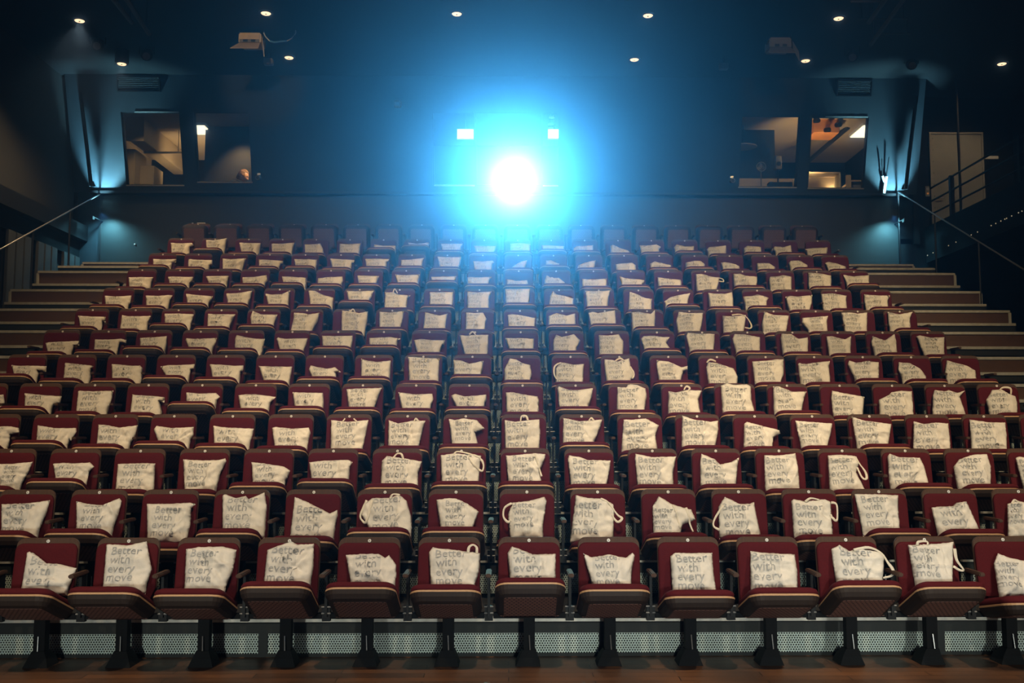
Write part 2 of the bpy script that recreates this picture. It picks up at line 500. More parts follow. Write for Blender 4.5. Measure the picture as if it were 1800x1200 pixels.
# ------------------------------------------------------------------ seating tiers
for n in range(2, NROW + 1):
    t = empty('seating_tier', (-0.15, YN[n], 0)); t['kind'] = 'structure'
    t['label'] = 'dark carpeted seating tier of the %s' % ROWNAME[n]
    y1 = (YN[n + 1] if n < NROW else YWALL - 0.02) - YN[n]
    z = ZP[n]; zlow = ZP[n - 1] if n > 2 else 0.04
    w = 7.30
    link('deck', bbox(-w, w, 0.0, y1 + 0.03, z - 0.05, z - 0.004), DECK, t)
    link('nosing', bbox(-w, w, -0.018, 0.05, z - 0.036, z), ALU, t)
    link('fascia_beam', bbox(-w, w, 0.0, 0.03, z - 0.118, z - 0.05), FASCIA, t)
    zb = zlow + 0.022
    link('bottom_rail', bbox(-w, w, 0.0, 0.03, zlow, zb), FASCIA, t)
    for sx in (-1, 1):
        bm = bmesh.new(); a, b = sorted((sx * 5.72, sx * w)); box(bm, a, b, 0.005, 0.02, zb, z - 0.118)
        link('aisle_fascia', bm, BLACK, t)
    x = -5.72 + (0.30 if n % 2 else 0.0)
    cuts = [-5.72] + [c for c in (-6.74 + 2.4 * i + 0.36 for i in range(7)) if -5.6 < c < 5.6] + [5.72]
    for a, b in zip(cuts, cuts[1:]):
        bm = bmesh.new(); v = [bm.verts.new(p) for p in ((a + 0.03, 0.012, zb), (b - 0.03, 0.012, zb), (b - 0.03, 0.012, z - 0.118), (a + 0.03, 0.012, z - 0.118))]
        bm.faces.new(v)
        link('perforated_panel', bm, PERF, t)
    bm = None
    for c in cuts[1:-1]:
        link('mullion', bbox(c - 0.033, c + 0.033, 0.002, 0.03, zb, z - 0.118), FASCIA, t)

# half steps on the two aisles
for n in range(5, NROW + 1):
    for side in (0, 1):
        a, b = ((XL + 0.05, -5.74) if side == 0 else (5.46, XR - 0.05))
        h = (ZP[n + 1] - ZP[n]) / 2 if n < NROW else 0.20
        y = YN[n] + 0.05 if n < NROW else 17.2
        d = 0.40
        st = empty('aisle_step', ((a + b) / 2, y, ZP[n])); hw = (b - a) / 2
        tag(st, 'brown wooden half step with grey nosing, %s aisle, beside %s' % ('left' if side == 0 else 'right', ROWNAME[n]), 'step', 'half steps on the side aisles')
        link('riser_board', bbox(-hw, hw, 0.0, 0.02, 0.0, h - 0.02), STEPWOOD, st)
        link('tread', bbox(-hw, hw, 0.02, d, h - 0.025, h - 0.003), DECK, st)
        link('nosing', bbox(-hw, hw, -0.012, 0.03, h - 0.034, h), ALU, st)
        e = -hw if side == 0 else hw
        link('end_trim', bbox(e - 0.02, e + 0.02, -0.008, d, 0.0, h - 0.034), ALU, st)

# ------------------------------------------------------------------ seats
HY, HZ, PL = -0.095, 0.375, 0.43


def bkplace(x, y, h):                                # backrest plane leans away from the stage
    return Vector((x, -(0.455 - y) * 0.16 - h, 0.395 + y))


def make_seat(extra=False):
    root = empty('theatre_seat')
    bm = bmesh.new(); pad(bm, rrect(0.428, 0.455, 0.055, 0.03), [(0, -0.0), (0, 0.012), (0.004, 0.018)], bkplace)
    link('back_shell', bm, WALNUT, root)
    o = [(x * 0.985, 0.012 + y) for x, y in rrect(0.428, 0.408, 0.052, 0.03)]
    bm = bmesh.new(); pad(bm, o, [(0, 0.017), (0, 0.031), (0.004, 0.037), (0.015, 0.041), (0.05, 0.043)], bkplace)
    link('back_cushion', bm, VELVET, root, True)
    bm = bmesh.new()
    c = [(0.0115 * math.cos(R(a)), 0.434 + 0.0115 * math.sin(R(a))) for a in range(0, 360, 24)]
    pad(bm, c, [(0, 0.017), (0, 0.0215), (0.002, 0.0225)], bkplace)
    d = link('number_disc', bm, DISC, root)
    bm = bmesh.new(); pad(bm, [(-0.0016, 0.4285), (0.0016, 0.4285), (0.0016, 0.4395), (-0.0016, 0.4395)], [(0, 0.022), (0, 0.0232)], bkplace)
    link('digit', bm, INKD, d)
    # tip-up pan, hinged at its rear edge; local -Y runs to the front lip
    P = lambda x, y, h: Vector((x, -y, h))
    out = [(x, PL - y) for x, y in rrect(0.462, PL, 0.03, 0.085)][::-1]
    bm = bmesh.new(); pad(bm, out, [(0.055, -0.068), (0.028, -0.056), (0.008, -0.030), (0.0, -0.002)], P)
    pan = link('seat_pan', bm, SHELLW, root, False, (0, HY, HZ))
    bm = bmesh.new(); pad(bm, inset(out, 0.058), [(0.003, -0.0705), (0.0, -0.067)], P); link('perforated_underside', bm, BELLY, pan)
    bm = bmesh.new(); pad(bm, out, [(0.0, -0.002), (0.0, 0.009), (0.002, 0.011)], P)
    link('plywood_edge', bm, PLY, pan)
    bm = bmesh.new(); pad(bm, out, [(0.006, 0.010), (0.002, 0.030), (0.010, 0.046), (0.035, 0.058), (0.09, 0.062)], P)
    link('seat_cushion', bm, VELVET, pan, True)
    # central pedestal
    bm = bmesh.new()
    box(bm, -0.038, 0.038, -0.10, -0.03, 0.06, 0.335)
    box(bm, -0.245, 0.245, -0.105, -0.06, 0.315, 0.350)
    link('pedestal', bm, RUBBER, root)
    bm = bmesh.new()
    q = [[(-0.045, -0.108), (0.042, -0.108), (0.042, -0.022), (-0.045, -0.022)], [(-0.105, -0.135), (0.085, -0.135), (0.085, 0.05), (-0.105, 0.05)]]
    r0 = [bm.verts.new((x, y, 0.105)) for x, y in q[0]]; r1 = [bm.verts.new((x * 0.66, y * 0.8, 0.055)) for x, y in q[1]]
    r2 = [bm.verts.new((x, y, -0.028)) for x, y in q[1]]; r3 = [bm.verts.new((x, y, -0.042)) for x, y in q[1]]
    for a, b in ((r0, r1), (r1, r2), (r2, r3)):
        for i in range(4): bm.faces.new((a[i], b[i], b[(i + 1) % 4], a[(i + 1) % 4]))
    bm.faces.new(r0); bm.faces.new(r3[::-1]); bmesh.ops.recalc_face_normals(bm, faces=bm.faces[:])
    link('foot', bm, RUBBER, root)
    bm = bmesh.new(); tube(bm, [(0.004, -0.125, 0.11), (-0.001, -0.112, 0.205)], 0.0048, 8)
    link('lock_rod', bm, CHROME, root)
    for s in ((1,) if not extra else (1, -1)):
        x = s * PITCH / 2
        bm = bmesh.new()
        box(bm, x - 0.009, x + 0.009, -0.13, -0.05, 0.33, 0.612)
        box(bm, x - 0.028, x + 0.028, -0.11, -0.07, 0.30, 0.40)
        br = link('arm_bracket', bm, BLACKM, root)
        link('armrest', bbox(x - 0.019, x + 0.019, -0.285, -0.035, 0.612, 0.638, 0.006), WALNUT, root)
        for zz in (0.352, 0.395):
            bm = bmesh.new(); tube(bm, [(x - 0.031, -0.112, zz), (x + 0.031, -0.112, zz)], 0.006, 8)
            link('hinge_bolt', bm, BOLT, br)
    return root


def copy_tree(o, parent=None):
    c = o.copy(); COL.objects.link(c)
    if parent: c.parent = parent
    for ch in list(o.children): copy_tree(ch, c)
    return c


def pan_point(n, u, w, al):
    return Vector((0, YB[n] + HY - u * math.cos(al) + w * math.sin(al), ZR[n] + HZ + u * math.sin(al) + w * math.cos(al)))


def px_y(p):
    v = p - CAM
    return PY0 - FPX * v.dot(_U) / v.dot(_F)


ZR = [0] + [z for z in ZP[1:]]                  # seat roots
RANGE = {1: (-7, 6), 2: (-7, 7), 3: (-8, 8), 4: (-9, 9)}

BAGS = {
1: '''-6;38;47,971 52,969 61,973 82,990 100,990 117,994 135,998 128,1015;122;1030/-5;181;187,957 192,956 224,958 248,953 258,951 267,1001;258;1028/-4;324;327,965 347,961 390,960 416,966 409,1005;397;1031/-3;464;470,966 495,957 512,951 523,957 552,955 551,1000;547;1019/-2;616;608,975 640,973 665,973 677,980 684,975 696,992 697,1010;695;1021/-1;757;754,970 761,961 775,964 800,966 844,972 842,1005;835;1025/0;896;892,972 900,960 915,965 936,974 977,973;977;1014/1;1040;1025,972 1040,979 1072,974 1100,980 1112,971 1116,976 1111,1000;1110;1025/2;1181;1178,977 1187,971 1215,972 1252,971 1255,1010;1259;1036/3;1319;1319,968 1340,971 1397,974 1402,1003;1402;1032/4;1469;1461,965 1475,957 1492,968 1515,963 1545,969 1555,977;1552;1020/5;1607;1596,957 1610,957 1650,955 1676,952 1675,1000;1675;1022/6;1756;1747,990 1754,972 1775,980 1800,985 1815,990;1815;1048''',
2: '''-7;2;2,886 50,884 88,879 81,903;70;929/-6;134;134,881 142,882 160,886 182,887 210,875 214,880 208,905;200;926/-5;259;258,885 300,885 335,883 344,886 336,893 335,920;328;951/-4;391;391,871 395,868 415,875 432,871 437,877 465,865 469,890;467;926/-3;510;518,873 540,882 580,902 593,896 594,905 590,920;588;940/-2;647;635,905 640,885 655,875 685,875 700,868 715,880 722,905;724;925/-1;774;767,878 790,875 802,876 820,884 842,899 835,915;832;924/0;897;893,905 900,883 930,880 957,873 961,880 955,920;955;944/1;1002;1012,870 1035,875 1060,876 1078,886 1080,900;1078;950/2;1148;1147,890 1158,872 1180,885 1205,893 1215,895 1223,913 1200,922;1197;935/3;1264;1263,890 1274,873 1300,885 1318,885 1326,882 1327,890;1337;939/4;1395;1391,880 1395,877 1415,881 1450,877 1460,882 1462,910;1464;939/5;1515;1502,868 1540,868 1579,870 1579,895;1582;928/6;1646;1637,892 1650,890 1675,889 1682,883 1699,881 1710,905;1721;929/7;1772;1771,885 1785,880 1800,882 1815,885;1812;945''',
3: '''-8;0;-5,815 20,815 58,811 52,825;38;851/-7;97;93,815 110,813 125,814 150,813 158,812 166,820 157,828;155;838/-6;203;207,815 240,814 273,814 272,840;271;858/-5;324;322,807 355,809 385,808 396,805 398,810 388,830;381;858/-4;444;442,812 465,814 500,820 510,827 506,840;502;845/-3;547;543,812 570,809 612,808 620,812 615,820;614;839/-2;669;671,810 680,801 715,806 742,811 735,830;735;848/-1;776;774,800 800,796 846,801 843,825;842;844/0;893;889,800 900,800 940,796 959,798 958,805 948,830;952;844/1;1003;998,808 1000,800 1020,803 1032,808 1073,809 1073,818;1067;849/2;1120;1116,805 1117,797 1145,803 1189,802 1183,830;1184;850/3;1231;1231,810 1233,797 1257,807 1266,816 1285,812 1299,804 1297,815;1294;849/4;1345;1343,800 1370,800 1398,796 1403,820;1406;858/5;1458;1455,800 1480,799 1503,801 1510,815 1505,830;1520;859/6;1563;1560,802 1564,797 1580,803 1617,804 1625,820;1632;848/7;1681;1676,820 1686,807 1705,800 1720,798 1735,798 1742,820;1742;850/8;1798;1785,805 1792,802 1810,805 1825,808;1825;855''',
4: '''-9;-30;-30,750 0,749 20,749 33,752 34,760 18,763;17;776/-8;64;66,747 95,752 134,752 135,758 125,775;122;772/-7;170;173,746 182,746 210,751 242,747 238,765;230;778/-6;277;270,755 275,748 300,752 341,750 340,765;335;773/-5;376;375,748 400,751 446,753 444,765;440;777/-4;482;478,752 484,750 515,753 543,751 546,760;541;782/-3;581;582,738 610,741 648,738 645,755;638;787/-2;682;683,738 700,744 725,739 748,739 742,760;737;782/-1;794;789,736 800,738 815,735 838,738 852,753 835,760;840;778/0;888;887,738 905,741 930,738 948,737 950,760;948;786/1;989;990,734 1020,740 1058,737 1057,745;1045;775/2;1092;1096,737 1115,737 1135,735 1158,747 1152,765;1156;790/3;1198;1199,730 1220,737 1250,741 1262,739 1263,755;1258;781/4;1307;1308,745 1313,741 1335,747 1360,753 1370,756 1372,762 1360,768;1358;783/5;1407;1398,739 1410,740 1440,742 1463,744 1461,760;1455;782/6;1505;1497,732 1520,739 1567,745 1565,760;1562;779/7;1605;1606,740 1625,745 1645,742 1667,744 1670,770;1671;788/8;1707;1704,737 1740,742 1767,742 1770,765;1770;788''',
5: '''-10;-15;-15,692.5 0,693.8 6.2,693 8.8,706.2;2.5;722.5/-9;43;43,690.5 60,692.5 82.5,694.5 108.8,696.2 106.2,707.5;93.8;712.5/-8;133.8;137,687.5 140,686.2 162.5,687.5 199.5,686.2 196.2,702.5;190.5;721.2/-7;228.8;232.5,692.5 237.5,693.8 277.5,696.2 290,698 288.8,707.5 280,705;285;723.8/-6;327.5;327.5,689.5 350,691.2 380,690.5 387,697.5 381.2,702.5;381.2;705/-5;422.5;418.8,694.5 432.5,692.5 450,692.5 467.5,695 485,697.5 475,707.5;473.8;716.2/-4;517.5;514.2,688.8 542.5,690 567.5,690 568.8,700;568.8;712.5/-3;612.5;608.8,683.8 630,682.5 671.2,681.2 665,697.5;659.5;713.8/-2;706.2;700,688.8 710,690 725,692.5 760,691.8 762,701.2 758.8,710;757.5;716.2/-1;801.2;793,695 800,691.8 817.5,696.2 855,693.2 855,703.8 852.5,707.5;852;713.2/0;890;888.8,689.5 900,688.8 917.5,692.5 945,696.2 947.5,702.5;947;722.5/1;982.5;979.5,682.5 982.5,678.8 1000,685 1017.5,685 1042.5,681.8 1041.2,695;1035;713/2;1083.8;1085,680 1100,680.8 1107.5,675 1117.5,676.2 1135,682.5 1137,695;1133.8;718.8/3;1174.2;1175,687.5 1187.5,689.5 1207.5,685 1233.8,686.2 1227.5,702.5;1231.2;723.8/4;1269.5;1266.8,677.5 1277.5,673 1290,676.2 1312.5,675 1320,678.8 1321.2,702.5;1326.2;721.2/5;1360;1358.8,678.8 1370,678.8 1392.5,688 1418,688 1413.8,700;1410;719.5/6;1464.5;1460.8,698.8 1462.5,686.2 1480,690 1515,696.2 1519.5,697.5 1518,715;1517.5;728.8/7;1546.2;1544.5,702.5 1562.5,693.8 1567.5,688.8 1585,686.2 1603,687.5 1605,707.5;1606.2;729.5/8;1638.8;1639.5,695 1643,685 1660,687.5 1667.5,685 1682.5,690 1696.2,686.2 1687.5,697.5;1697.5;727/9;1737;1733,703.8 1743.8,685 1760,683.8 1775,692.5 1785,696.2 1788.8,707.5;1788.8;723.8''',
6: '''-10;23.8;20,641.2 30,642.5 62.5,642.5 82,643.2 81.2,653 67.5,651.2;68.8;656.2/-9;111.2;114.5,637.5 137.5,639.5 160,642 165,643.8 160,647.5;160;663.8/-8;196.8;196.2,639.5 212.5,640.5 232.5,642.5 246.2,642 250.8,646.2 250,657.5;250;663.8/-7;290;282,643.8 295,641.2 317.5,641.2 342.5,639.5 341.2,647.5 335,648.8;333.8;658.8/-6;372.5;368.8,640 390,640.5 410,642.5 428,642 427.5,651.2 422.5,652.5;422.5;661.2/-5;462.5;454.5,642.5 475,643.8 513.8,644.2 512.5,653.8;510;667.5/-4;547.5;542.5,648.8 546.2,641.8 557.5,645 575,647.5 588.8,645 599.5,653.8 590,653.8;591.2;660.5/-3;634.5;635,630 647.5,633.8 662.5,635.8 687,633.2 687,645;686.2;660/-2;718.8;717.5,627 725,627 745,628.8 772.5,630 772,647.5;771.2;667.5/-1;797.5;797,632.5 810,633 825,638.8 850,633.8 848.8,647.5;846.2;657/0;886.2;886.2,648.8 896.2,629.5 907.5,631.2 917.5,637.5 932.5,641.2 935,657.5;932.5;666.2/1;976.2;976.2,647.5 985,636.2 1000,638.8 1007.5,640.5 1026.8,639.2 1025.8,652.5;1025;670/2;1065;1062,640 1062.5,631.2 1075,632 1085,635 1106.2,629.2 1108.8,645 1115,660;1108.8;667.5/3;1157.5;1153.8,640 1154.5,632.5 1175,635 1197.5,645 1208.8,643 1208.8,650 1201.2,652.5;1197.5;666.2/4;1245;1241.2,645 1245,636.2 1260,637.5 1290,647.5 1297.5,662.5;1296.2;672.5/5;1326.2;1322,635 1332.5,634.5 1350,633.2 1362.5,631.2 1377.5,631.2 1378,657.5;1373.8;670/6;1406.2;1402.5,640 1405,637.5 1417.5,639.5 1437.5,636.2 1458.8,634.2 1457.5,645;1460;670/7;1501.2;1490,640 1492.5,633.2 1505,637.5 1525,634.2 1545,636.2 1545.5,650;1545;663/8;1584.2;1578.8,648.8 1580,636.2 1600,638 1617.5,647.5 1628,661.2;1628;663.8/9;1662.5;1660.8,655 1664.2,633 1682.5,638 1700,642.5 1715,651.2 1716.2,660;1716.2;663.8''',
7: '''-10;82.5;80,602.5 86.2,601.2 112.5,600 138.8,598.8 138.8,606.8 130,606.2;128;617/-9;165;167,596.2 190,596.8 212.5,595 222.5,597.5 222,603 211.2,601.2;207.5;613.8/-8;246.2;246.2,593.8 270,592.5 293,590.5 293,605;292.5;608/-7;331.2;325.8,597.5 327.5,594.2 342.5,595.5 381.2,593.8 379.5,602.5;375;610/-6;412.5;413,595 416.2,588.8 432.5,592.5 450,595 465.8,595.5 463.8,605;462.5;611.2/-5;491.2;486.2,595 488.8,592.5 500,595 541.2,594.2 538.8,605;535;613/-4;567.5;565.8,589.5 587.5,590.5 620,589.5 619.5,600;618;607.5/-3;649.2;648.8,593.8 662.5,593 687.5,592 704.5,595 698.8,597.5;698.2;605.5/-2;732.5;727.5,597.5 740,595.5 760,597.5 782,597.5 781.2,606.2 777.5,606.2;773.8;618/-1;816.2;807.5,588.8 820,589.5 837.5,588 858.8,588 858.8,605;857.5;621.2/0;893.8;888,593.8 900,593.8 917.5,593.8 938.8,595 938.8,605;938.2;612/1;972;972.5,597.5 977.5,588 987.5,592 997.5,590 1008.8,587 1020.5,598.8 1013.8,610;1013.8;615/2;1053;1052,588.8 1070,589.2 1087.5,587 1096.2,600;1095.5;621.2/3;1131.2;1126.2,595 1131.2,590.5 1150,589.5 1165,592 1177.5,592 1171.2,602.5;1177.5;610.8/4;1211.2;1206.2,590 1208.8,584.5 1227.5,586.2 1256.2,586.8 1256.2,597.5;1255;613.2/5;1292.5;1287,595 1291.2,586.8 1310,587.5 1336.2,592.5 1336.2,607.5;1336.2;614.5/6;1375;1371.8,592.5 1373.8,586.2 1391.2,587 1403.8,595 1420,592.5 1421.2,600;1420.5;616.2/7;1456.2;1452.5,591.2 1462.5,590.5 1485,596.2 1496.2,590.5 1496.2,602.5;1495.5;618.8/8;1535;1531.2,600 1533.8,590.5 1555,598 1572.5,587 1576.2,600;1577;617.5/9;1622.5;1610.5,591.2 1617.5,588.8 1635,593.2 1660.8,592 1660,610;1660.8;620.8''',
8: '''-10;140;137.3,554.4 157.8,556 185.6,556.7 185.6,566.7 180.4,564.4;180;573.3/-9;211.1;214.4,553.3 224.4,555.6 244.4,555.6 265.6,555.1 261.1,564.4;259.6;577.8/-8;289.6;289.3,551.1 311.1,550.7 341.1,552.2 340,557.8;336.7;567.8/-7;364.4;365.6,551.1 384.4,552.2 414.4,552.2 408.9,562.2;404.4;573.3/-6;441.1;440,557.8 444,546 457.8,552.2 487.8,552.9 484.4,562.2;482.2;569.3/-5;511.1;516,560 516.7,549.3 533.3,550 542.2,552.2 561.6,549.3 558.9,564.4;550;581.1/-4;600;600.4,553.3 601.1,545.6 620,547.8 631.1,550 646.7,547.1 646.2,562.2;642.2;580/-3;666.7;666.7,547.8 684.4,548.9 710,546.7 708.9,557.8;704.4;573.8/-2;744;747.1,548.4 762.2,552.2 773.3,554.4 786.7,551.1 784.4,564.4;783.3;576/-1;817.8;818.9,548.9 833.3,550 848.9,548.9 855.6,560 853.3,566.7;852.7;577.8/0;893.3;892.2,553.3 900,551.6 913.3,553.3 941.1,558.9 941.1,566.7;940;572.2/1;964;964,555.6 977.8,550 995.6,554.4 1011.1,550.7 1011.8,560;1011.8;568.9/2;1037.8;1034.4,550 1042.2,547.8 1051.1,550 1064.4,547.8 1081.1,545.1 1082.7,557.8;1082.9;567.8/3;1110.7;1110,548.9 1122.2,547.8 1135.6,550 1144.4,551.1 1151.1,544.4 1152.2,557.8;1151.1;572.2/4;1191.1;1188.4,564.4 1192.9,547.8 1211.1,550 1236,549.6 1234.4,566.7;1231.1;581.1/5;1271.1;1270,554.4 1286.7,556 1311.1,553.3 1310,566.7;1307.8;582.2/6;1340;1338.9,568.9 1343.3,547.3 1360,553.3 1386.7,554.4 1385.6,564.4;1382.2;582.2/7;1420;1408.9,566.7 1410,558.4 1428.9,557.3 1455.6,554.9 1453.8,566.7;1455.1;580/8;1483.3;1479.3,549.3 1495.6,548.9 1506.7,551.1 1524.4,548.9 1524.9,566.7;1524.4;580/9;1562.2;1559.6,547.8 1580,552.2 1604.4,547.8 1600,560;1601.1;573.8''',
9: '''-10;184.9;184,519.6 204.4,521.1 231.1,519.3 230,531.1;227.1;535.1/-9;256.7;256.2,518.9 277.8,520 295.6,518.2 303.3,518.9 299.6,526.7;297.8;536.7/-8;328.9;327.1,516 344.4,518.2 374.4,520.4 372.2,526.7;367.8;532.2/-7;400;397.8,515.6 415.6,515.1 443.3,510.7 441.1,522.2;437.8;532.2/-6;471.1;466.7,515.6 475.6,517.3 495.6,516.7 510,510 508.4,524.4;507.3;534.4/-5;545.1;542.2,510.7 553.3,510.7 566.7,517.3 586.2,523.3 585.6,531.1;585.6;534.4/-4;612.2;609.3,510.7 624.4,511.6 656.7,510.7 653.3,522.2;649.3;527.3/-3;675.6;677.1,513.3 691.1,513.3 700,517.3 722.2,518.9 716.7,524.4;715.1;539.6/-2;754.4;755.6,513.3 773.3,513.3 796.7,512.9 796.7,524.4;796.2;534.4/-1;820.7;821.6,512.2 837.8,513.8 864.4,511.6 860,524.4;859.6;540/0;888.4;887.8,507.8 900,507.8 932.2,507.1 931.6,520;930;531.1/1;965.1;966.7,520 972.2,511.1 977.8,516.7 993.3,520 1008.2,524.4 1008.2,531.1;1007.8;534/2;1031.1;1028.9,510.7 1046.7,511.6 1060,511.1 1073.8,510 1070,522.2;1068.9;536.7/3;1104.4;1106.7,512.7 1120,516.7 1133.3,523.3 1146.2,525.1 1145.6,535.6;1145.6;542.2/4;1168.9;1167.3,530 1177.8,522.2 1193.3,518.2 1213.3,514.9 1210,526.7;1209.3;532.2/5;1246.7;1244.4,514.4 1255.6,515.6 1273.3,516 1286.7,513.3 1288.9,526.7;1288.9;536.7/6;1308.9;1306.2,521.1 1322.2,520 1331.1,517.3 1342.2,520 1351.6,523.3 1347.8,528.9;1347.8;535.1/7;1385.6;1380.4,521.1 1388.9,519.6 1402.2,521.1 1427.8,518.2 1427.8,533.3;1424.4;542.2/8;1445.6;1443.3,516.7 1462.2,515.1 1488.9,519.6 1487.8,528.9;1488.9;539.6/9;1520;1518.4,516.7 1531.1,518.2 1544.4,518.9 1564.4,518.9 1561.1,528.9;1561.8;536.7''',
10: '''-10;226.7;226.2,487.1 246.7,486.7 270,487.1 266.7,495.6;266.2;504/-9;297.8;295.6,486.2 313.3,486.2 340,486.7 338.9,493.3;334.4;498.2/-8;366.7;362.2,485.6 373.3,484.9 402.7,484.9 401.1,493.3;400;497.8/-7;426.7;426.2,487.1 446.7,486.7 468.9,483.3 470.7,493.3;466.7;497.8/-6;497.8;495.6,485.6 511.1,486.2 537.8,487.8 539.6,495.6;538.9;496/-5;558.2;558.9,488.9 573.3,487.1 602.2,485.6 603.3,493.3;601.1;497.8/-4;630;628.2,484 644.4,484 666.7,484.9 663.3,493.3;662.2;497.1/-3;697.8;694.4,481.8 708.9,483.3 738.2,481.8 735.6,493.3;735.6;496.2/-2;758.9;757.8,486.2 777.8,486.2 802.2,484.9 801.1,490.7;800;492.2/-1;821.6;821.6,486.7 844.4,487.1 864.4,486.2 860,493.3;859.6;497.8/0;890.4;890,491.1 893.3,490.7 906.7,493.3 926.7,492.2 928.4,498.2;927.8;498.9/1;957.3;957.3,491.1 961.1,483.3 968.9,488.4 982.2,487.8 992.2,495.6;992.9;497.1/2;1023.3;1022.7,490 1042.2,491.1 1066.7,489.3 1066.7,495.6;1066.7;501.1/3;1092.2;1089.3,485.6 1100,488.9 1122.2,490.7 1132.9,492.2 1132.2,497.8;1128.9;498.9/4;1156.7;1156,487.1 1173.3,489.3 1196.7,491.6 1198.2,496.7;1197.8;500/5;1224.4;1222.7,481.8 1233.3,481.1 1248.9,485.6 1264.4,487.8 1263.3,497.8;1260;508.9/6;1290;1288.4,481.1 1300,480.4 1311.1,484.4 1331.1,486.2 1331.6,493.3;1330;499.6/7;1353.3;1351.1,491.1 1353.3,486.2 1366.7,485.6 1375.6,483.3 1391.6,486.2 1391.8,497.8;1391.6;507.1/8;1421.1;1420,478.9 1437.8,480 1446.7,481.1 1461.1,484 1462.2,493.3;1461.1;500.7/9;1486.7;1482.2,482.7 1500,485.6 1527.8,483.3 1527.8,493.3;1527.8;495.6''',
11: '''-10;269.3;269.3,454.8 286.2,456 310.2,455.1 309.3,461.3 303.1,461.3;302.2;465.8/-9;330.7;331.6,454.8 346.7,456.5 373.3,456.9 373.3,464 368.9,465.8;368.9;469.3/-8;391.5;391.1,454.2 407.1,455.5 432.9,453.7 430.2,462.2;427.6;472.9/-7;455.5;455.1,455.5 474.7,456.9 497.8,458.3 497.8,463.1 493.3,464;491.6;467.6/-6;519.1;517.3,455.1 533.3,455.5 557.3,456 557.3,465.8;556.4;466.7/-5;584;580.1,454.2 592,454.8 623.1,456.9 622.2,461.3 618.7,462.2;617.8;469.3/-4;643.6;641.8,454.8 663.1,454.2 684.4,454.8 682.7,459.6 680,460.4;679.5;467.6/-3;704.9;704.4,456.5 720,456 745.8,453 743.1,458.7;742.2;466.7/-2;772.4;768.9,450.7 784,451.6 810.7,451.6 809.8,460.4;807.1;468.4/-1;833.8;831.1,458.7 848,458.7 865.8,457.8 869.3,461.3 865.8,464;864.9;473.2/0;899.6;904.9,465.8 915.6,459.6 926.6,456.9 925.3,464;923.6;469.7/1;959.1;959.6,457.8 968.9,457.2 976,460.8 983.6,463.1;983.1;464.9/2;1015.1;1016.9,465.8 1031.1,460.4 1047.1,457.2 1046.2,465.8;1045.3;469.3/3;1082.7;1081.8,464 1096.9,462.6 1111.1,461.3 1117.3,465.8;1117.9;472.9/4;1143.1;1142.2,463.1 1150.2,459.2 1164.4,462.2 1179.6,465.8;1179.6;467.9/5;1205.3;1205.3,461.3 1219.6,458.3 1232,458.3 1238.8,464;1238.8;466.7/6;1270.2;1267.2,461.3 1274.7,460.4 1288.9,463.1 1299.6,467.6;1300.4;470.6/7;1330.7;1330.1,462.6 1342.2,461.7 1352.9,462.6 1362.7,469.3;1362.7;470.8/8;1387.6;1385.8,462.2 1390.2,457.8 1406.2,457.8 1419.6,465.8;1419.6;467.6/9;1454.2;1449.8,462.2 1456,459.9 1472,463.1 1487.1,468.4;1487.6;470.2''',
12: '''-10;301.3;300.1,426.7 318.2,427.6 336.9,426.7 341,431.1 334.2,433.8;333.7;444.8/-9;363;362.3,421.7 375.1,422.2 387.6,420.4 399.1,418.3 397.3,430.2;396.8;436.4/-8;424;420.4,426.3 439.1,427 459,427 457.8,435.6;456.9;442.7/-7;477.9;477.3,428.1 496,428.1 517.3,426.3 515.6,435.6;514.7;442.7/-6;536;535.5,429.3 549.3,429.3 563.6,427.6 568,437.3;568.9;444.1/-5;596.4;597,428.1 613.3,428.4 633.8,427.6 632.9,437.3;632.5;444.1/-4;656.9;657.8,429.3 673.8,431.6 696,431.6 696,433.8;696;435/-3;717.9;717.3,425.8 732.4,428.4 753.8,426.3 754.7,429.3;753.8;430.6/-2;776.9;775.1,428.1 792.9,428.1 813.3,428.1 810.7,433.8;810.3;439.1/-1;835.6;832.9,431.6 851.6,432 872,432 871.1,437.3;868.4;442.3/0;896.9;896.5,428.4 912,427 932.4,428.1 932.4,435.6;932.1;440/1;952;952,430.6 968.9,431.1 991.6,432.4 991.1,435.6;991.1;437/2;1008;1007.6,437.3 1013.3,432 1027.6,432 1042.7,430.6 1042.7,435.6;1042.7;438.8/3;1073.4;1072.9,432 1077.3,429.9 1089.8,435.6 1104,440;1106.7;442.7/4;1126.2;1124.4,431.1 1139.6,431.1 1153.8,429.3 1162.1,433.8 1158.2,438.2;1159.1;441.2/5;1185.8;1184.4,434.7 1189.3,429.3 1205.3,432.9 1219.9,432.4 1219.9,437.3;1219.9;438.8/6;1244.1;1242.3,438.2 1246.2,434.1 1260.4,432.9 1276.4,431.1 1276.4,439.1;1276.4;443.6/7;1307;1307.6,435.6 1313.8,431.6 1324.4,432.4 1337.8,433.8 1338.3,438.2;1338.3;440.9/8;1361.8;1356.4,438.2 1361.8,432.9 1377.8,433.8 1390.2,430.6 1392,439.1;1392;441.2/9;1417.8;1415.1,437.3 1431.1,435.6 1454.6,434.7 1454.8,440.9;1454.2;443.6''',
}
